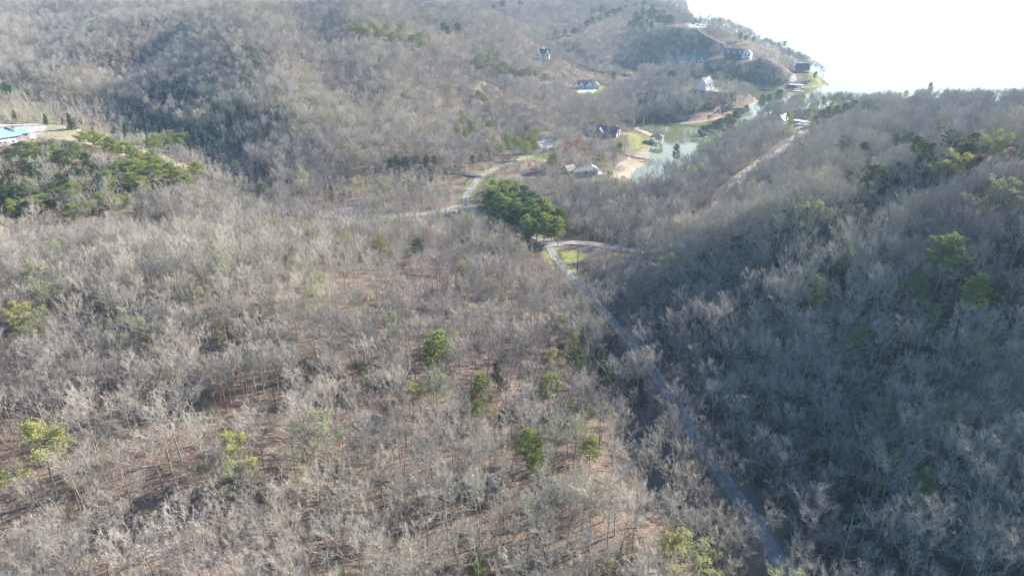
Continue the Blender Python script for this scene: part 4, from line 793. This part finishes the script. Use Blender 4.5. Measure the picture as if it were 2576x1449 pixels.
camper(24, 378, 45, 'white travel camper parked in front of the blue roofed house')
def car(px, py, zo, yaw, m, label, group=None, truck=False):
    x, y = at(px, py, zo * S); z = float(hz([x], [y])[0]) + .25; r = empty('parked_truck' if truck else 'parked_car', (x, y, z), R_(yaw)); tag(r, label, 'truck' if truck else 'car', group)
    pr = [(-2.3, .35), (2.3, .35), (2.35, .8), (2.0, .98), (-2.25, 1.02), (-2.35, .7)]; MB().prism(pr, -.88, .88).obj('body', m, r)
    cab = [(-.4, 1.0), (1.2, .98), (.6, 1.6), (-.3, 1.65)] if truck else [(-1.9, 1.0), (1.25, .97), (.55, 1.48), (-1.35, 1.5)]
    c = MB().prism([(a, b) for a, b in cab], -.76, .76).obj('cabin_glass', GLASS, r); t_ = [cab[3], cab[2]]; MB().box(((t_[0][0] + t_[1][0]) / 2, 0, t_[0][1] + .02), (abs(t_[1][0] - t_[0][0]) + .1, 1.45, .07)).obj('roof_panel', m, r)
    for a in (-1.4, 1.4):
        for s_ in (-.85, .85): w = MB().tube([(a, s_ - .1, .33), (a, s_ + .1, .33)], [.34, .34], 14, True).obj('wheel', RUB, r); MB().tube([(a, s_ + (.11 if s_ > 0 else -.11) - .01, .33), (a, s_ + (.11 if s_ > 0 else -.11) + .01, .33)], [.2, .2], 10, True).obj('rim', CHROME, w)
    for s_ in (-.6, .6): MB().box((2.33, s_, .72), (.06, .34, .14)).obj('headlight', PAINT_W, r)
car(1744, 64, 57, 10, PAINT_D, 'dark car at the left of the peninsula parking lot'); car(1755, 66, 57, -5, PAINT_G, 'grey truck between the dark car and the white car on the peninsula lot', truck=True); car(1768, 67, 57, 14, PAINT_W, 'white car at the right of the peninsula parking lot')
car(1203, 227, 18, 15, PAINT_W, 'white car on the pale parking pad in the middle distance woods'); car(2004, 320, 12.5, 30, PAINT_D, 'dark car parked in front of the carport at the head of the side road')
# carport
x, y = at(2016, 312, 12.5 * S); z = float(hz([x], [y])[0]); r = empty('carport', (x, y, z), turned(x, y, -20)); tag(r, 'carport with a pale grey metal roof at the head of the side road', 'carport')
mb = MB(); mb.prism([(-6, 3.0), (6, 2.6), (6, 2.75), (-6, 3.15)], -3.2, 3.2); mb.obj('roof', GREYROOF, r)
for a in (-5.6, 5.6):
    for b in (-2.8, 2.8): MB().box((a, b, 1.0), (.2, .2, 3.4 if a > 0 else 3.9)).obj('post', WOOD, r)
# boathouse in the cove
def boathouse(px, py, yaw, label, W_, D_, roofm, hip, two=True, name='boathouse'):
    x, y = at(px, py, 0); r = empty(name, (x, y, 0), turned(x, y, yaw)); tag(r, label, 'boathouse'); h = 5.2 if two else 3.4
    (hip_roof(0, 0, W_, D_, h, 2.3, .6, 1.2) if hip else MB().prism([(-W_ / 2, h + .2), (W_ / 2, h - .1), (W_ / 2, h + .1), (-W_ / 2, h + .4)], -D_ / 2, D_ / 2)).obj('roof', roofm, r)
    for a in (-1, 0, 1):
        for b in (-1, 1): MB().box((a * (W_ / 2 - .3), b * (D_ / 2 - .3), h / 2 - .7), (.24, .24, h + 1.4)).obj('post', WOOD, r)
    for zz in ((.6, 2.9) if two else (.6,)):
        dk = MB(); dk.box((0, D_ / 2 - .9, zz), (W_, 1.8, .18)); dk.box((-W_ / 2 + .7, -.9, zz), (1.4, D_ - 1.8, .18)); dk.box((W_ / 2 - .7, -.9, zz), (1.4, D_ - 1.8, .18)); do = dk.obj('deck', WOOD, r)
        rl = MB(); rl.box((0, -D_ / 2 + .05, zz + 1.05), (W_, .1, .14)); rl.box((0, -D_ / 2 + .05, zz + .6), (W_, .08, .1)); rl.box((W_ / 2, 0, zz + 1.05), (.1, D_, .14)); rl.box((-W_ / 2, 0, zz + 1.05), (.1, D_, .14))
        if zz > 1 or two: rl.obj('railing', WHITE, do)
    if two: MB().box((W_ * .12, -D_ / 2 + 1.6, 3.9), (W_ * .5, .2, 1.5)).obj('screen_panel', YEL, r)
    return r
bh = boathouse(1652, 362, -8, 'open two level boathouse with a grey brown hip roof at the edge of the cove', 8.6, 8, BROWNROOF, True)
MB().box((-7.4, 1.5, .8), (6.2, 1.4, .16)).obj('gangway', WOOD, bh); MB().box((-5.9, -2, .5), (3, 4, .18)).obj('side_dock', WOOD, bh)
bd = boathouse(2002, 222, 4, 'flat roofed grey boat dock below the peninsula pines', 15, 9, GREYROOF, False, False); gw = MB(); gw.prism([(-7.4, .5), (-16, 5.4), (-16, 5.6), (-7.4, .75)], -.7, .7); gw.obj('gangway', WOOD, bd)
x, y = at(2008, 231, 0); r = empty('pontoon_boat', (x, y, 0), turned(x, y, 5)); tag(r, 'pale pontoon boat with a long canopy moored in front of the grey boat dock', 'boat'); MB().box((0, 0, .55), (10.5, 2.6, .3)).obj('deck', PAINT_W, r); MB().box((-1, 0, 2.5), (6.5, 2.4, .12)).obj('canopy', BEIGE, r)
for s_ in (-1, 1): MB().tube([(-5.2, s_, .15), (4.6, s_, .15), (5.4, s_, .3)], [.32, .32, .08], 10, True).obj('pontoon', CHROME, r)
for a in (-3.8, 1.8):
    for s_ in (-1, 1): MB().box((a, s_, 1.5), (.08, .08, 1.9)).obj('canopy_post', CHROME, r)
x, y = at(2066, 215, 0); r = empty('floating_dock', (x, y, 0), turned(x, y, -4)); tag(r, 'small white floating dock under the grassy tip of the peninsula', 'dock'); MB().box((0, 0, .3), (9, 2.6, .5)).obj('deck', PAINT_W, r); MB().box((-6.5, 1, .8), (5, 1.1, .14)).obj('gangway', WOOD, r)
for a in (-4, 0, 4): MB().box((a, 1.1, .9), (.2, .2, 2.6)).obj('pile', WOOD, r)
rbh = boathouse(1581, 193, 6, 'red roofed boathouse with a long pale dock on the dark far inlet', 8, 7, REDROOF, True, False); MB().box((-11.5, 1, .6), (15, 2.2, .3)).obj('dock_walkway', CHROME if False else WOOD, rbh)
# utility pole and small posts
x, y, z = hit(1452, 694); r = empty('utility_pole', (x, y, z), .4); tag(r, 'brown wooden utility pole with a crossarm beside the grassy road corner', 'utility pole'); MB().tube([(0, 0, -1), (0, 0, 10.5)], [.2, .13], 10, True).obj('pole', DARKW, r); MB().box((0, .16, 9.8), (2.4, .14, .16)).obj('crossarm', WOOD, r)
for a in (-1, 0, 1): MB().tube([(a, .16, 9.9), (a, .16, 10.2)], [.07, .05], 8, True).obj('insulator', PAINT_W, r)
def post(px, py, label, hgt_, sign=False):
    x, y, z = hit(px, py); r = empty('sign_post' if sign else 'marker_post', (x, y, z), turned(x, y, 0)); tag(r, label, 'sign' if sign else 'post'); MB().box((0, 0, hgt_ / 2), (.12, .12, hgt_)).obj('post', PAINT_W, r)
    MB().box((0, -.09, hgt_ - .3), (.7 if sign else .35, .04, .6 if sign else .3)).obj('plate', PAINT_W, r)
post(1187, 438, 'white marker post on the verge where the valley road meets the driveway', 1.8); post(1375, 593, 'small white sign on a post behind the road junction', 2.2, True); post(1348, 584, 'small white sign on a post left of the road junction', 2.0, True)
x, y = at(1176, 446, 14.5 * S); strip('driveway', [(x - 45, y + 8, 14 * S), (x - 20, y + 3, 14.3 * S), (x + 8, y + 1, 14.5 * S)], 4.0, mat('fresh_asphalt', (.05, .055, .07), .8), .3)
# fallen and dead wood
def fallen(px, py, L, ang, label, rad=.16, n=7, seed=0, m=LOG, name='fallen_log', limbs=True):
    x, y, z = hit(px, py); rng = random.Random(seed); r = empty(name, (x, y, z), R_(ang)); tag(r, label, 'fallen tree' if limbs else 'log')
    xs = [(-L / 2 + L * i / 6) for i in range(7)]; ca, sa = math.cos(R_(ang)), math.sin(R_(ang)); zs = hz([x + a * ca for a in xs], [y + a * sa for a in xs]) - z
    t = MB().tube([(a, rng.uniform(-.1, .1), float(b) + rad) for a, b in zip(xs, zs)], [rad * (1 - .1 * i) for i in range(7)], 8, True); t.obj('trunk', m, r)
    if limbs:
        k = MB()
        for i in range(n):
            a = xs[2 + i % 5]; s0 = Vector((a, 0, float(zs[2 + i % 5]) + rad)); e = s0 + Vector((rng.uniform(.3, 2.2), rng.uniform(-2, 2), rng.uniform(.2, 1.6))); k.tube([s0, s0.lerp(e, .5) + Vector((0, 0, .2)), e], [rad * .4, rad * .3, rad * .1], 4)
            for q in range(3): m_ = s0.lerp(e, rng.uniform(.4, .9)); k.spike(m_, m_ + Vector((rng.uniform(0, 1), rng.gauss(0, .6), rng.uniform(0, .8))), .04)
        k.obj('branches', m, r)
fallen(526, 1042, 9, 12, 'pale fallen tree with bare branches lying on the open leaf litter', seed=1)
fallen(1596, 397, 15, -32, 'upper dark drowned tree in the brush pile across the cove mud', .22, 16, 2, BROWN, 'drowned_tree'); fallen(1612, 402, 14, -18, 'middle drowned tree in the brush pile across the cove mud', .2, 20, 3, BROWN, 'drowned_tree'); fallen(1624, 409, 10, -8, 'lowest drowned tree of the brush pile at the edge of the water', .18, 18, 4, BROWN, 'drowned_tree')
fallen(1560, 430, 7, 35, 'short grey log lying on the sand of the cove head', .14, 5, 5)
fallen(1939, 551, 8, 20, 'white fallen log left of the yellow green tree on the shaded hillside', .2, 0, 6, M['white_bark'], limbs=False); fallen(2173, 618, 6, 30, 'white fallen log in the middle of the shaded hillside', .18, 0, 7, M['white_bark'], limbs=False)
fallen(1445, 668, 8, 10, 'tan fallen tree across the lower edge of the grassy road corner', .2, 10, 8); fallen(1250, 835, 9, 160, 'grey fallen trunk in the near woods above the bright round pine', .2, 4, 9)
for nm, a, b, hh_, w, lab in (('dead_tree', 2134, 1372, 15, .9, 'tall white leaning dead tree in the dark woods at the lower right'), ('dead_tree', 629, 900, 16, 1.2, 'white barked tree with forked limbs in the middle of the left woods'), ('dead_tree', 1243, 600, 9, .8, 'bright white stripped tree left of the road junction'), ('dead_tree', 1607, 590, 11, .9, 'pale white barked tree on the verge behind the side road')):
    x, y, z = hit(a, b, hh_ * .6); s_ = hh_ / 16; grow(nm, 'snag', 0, (x, y, z), tr.uniform(0, 6), (s_ * w, s_ * w, s_), lab, 'dead tree')
x, y, z = hit(2056, 1434); r = empty('pale_blue_object', (x, y, z), .5); tag(r, 'pale blue object lying in the leaves at the bottom right', 'object'); MB().tube([(-.9, 0, .25), (-.85, 0, .25), (.85, 0, .25), (.9, 0, .25)], [.3, .36, .36, .3], 14, True).obj('shell', mat('pale_blue', (.30, .42, .66), .5), r)  # unidentified pale blue object, modelled as a drum
DARKS = [[at(a, b, z * S) for a, b in p] for p, z in [([(1500,760),(1640,660),(1900,560),(2100,480),(2576,420),(2700,1500),(2050,1500),(1900,1280),(1700,960)], 45), ([(250,200),(480,130),(700,250),(760,420),(600,400),(350,320)], 34), ([(1420,60),(1640,60),(1700,190),(1400,165)], 12), ([(1300,480),(1420,520),(1440,600),(1300,580)], 14), ([(1640,170),(1990,200),(1980,222),(1640,210)], 8), ([(1600,240),(1850,250),(1850,300),(1600,300)], 6), ([(-20,440),(420,440),(430,560),(-20,560)], 25)]]  # evergreen understory, planted there to deepen the shade between the crowns
SH = [shrub(i) for i in range(3)]
for b_ in SH: b_.materials.append(M['gap_evergreen'])
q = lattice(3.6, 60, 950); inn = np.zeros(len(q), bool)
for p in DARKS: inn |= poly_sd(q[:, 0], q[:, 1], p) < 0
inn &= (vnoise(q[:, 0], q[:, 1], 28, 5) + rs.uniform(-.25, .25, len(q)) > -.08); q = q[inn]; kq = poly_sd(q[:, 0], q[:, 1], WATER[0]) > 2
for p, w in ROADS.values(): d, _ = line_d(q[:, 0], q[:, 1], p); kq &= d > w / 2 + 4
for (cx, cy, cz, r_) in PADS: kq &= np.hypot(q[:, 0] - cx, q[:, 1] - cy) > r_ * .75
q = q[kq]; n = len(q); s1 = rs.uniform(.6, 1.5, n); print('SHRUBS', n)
stuff('gap_darkening_evergreens', np.stack([q[:, 0], q[:, 1], hz(q[:, 0], q[:, 1])], 1), rs.randint(0, 3, n), np.stack([np.zeros(n), np.zeros(n), rs.uniform(0, 6.28, n)], 1), np.stack([s1, s1, s1 * .9], 1), [(b_,) for b_ in SH])
#HOUSES#
hb = MB(); hb.box((300, 900, 60), (7000, 3800, 133.5)); hz_o = hb.obj('haze', None); tag(hz_o, kind='stuff')
hm = bpy.data.materials.new('haze'); hm.use_nodes = True; hn = hm.node_tree; hn.nodes.remove(hn.nodes['Principled BSDF']); pv = hn.nodes.new('ShaderNodeVolumePrincipled')
pv.inputs['Color'].default_value = (0.58, 0.79, 1.0, 1); pv.inputs['Density'].default_value = 0.00014; pv.inputs['Anisotropy'].default_value = 0.2
hn.links.new(pv.outputs[0], hn.nodes['Material Output'].inputs['Volume']); hz_o.data.materials.append(hm)
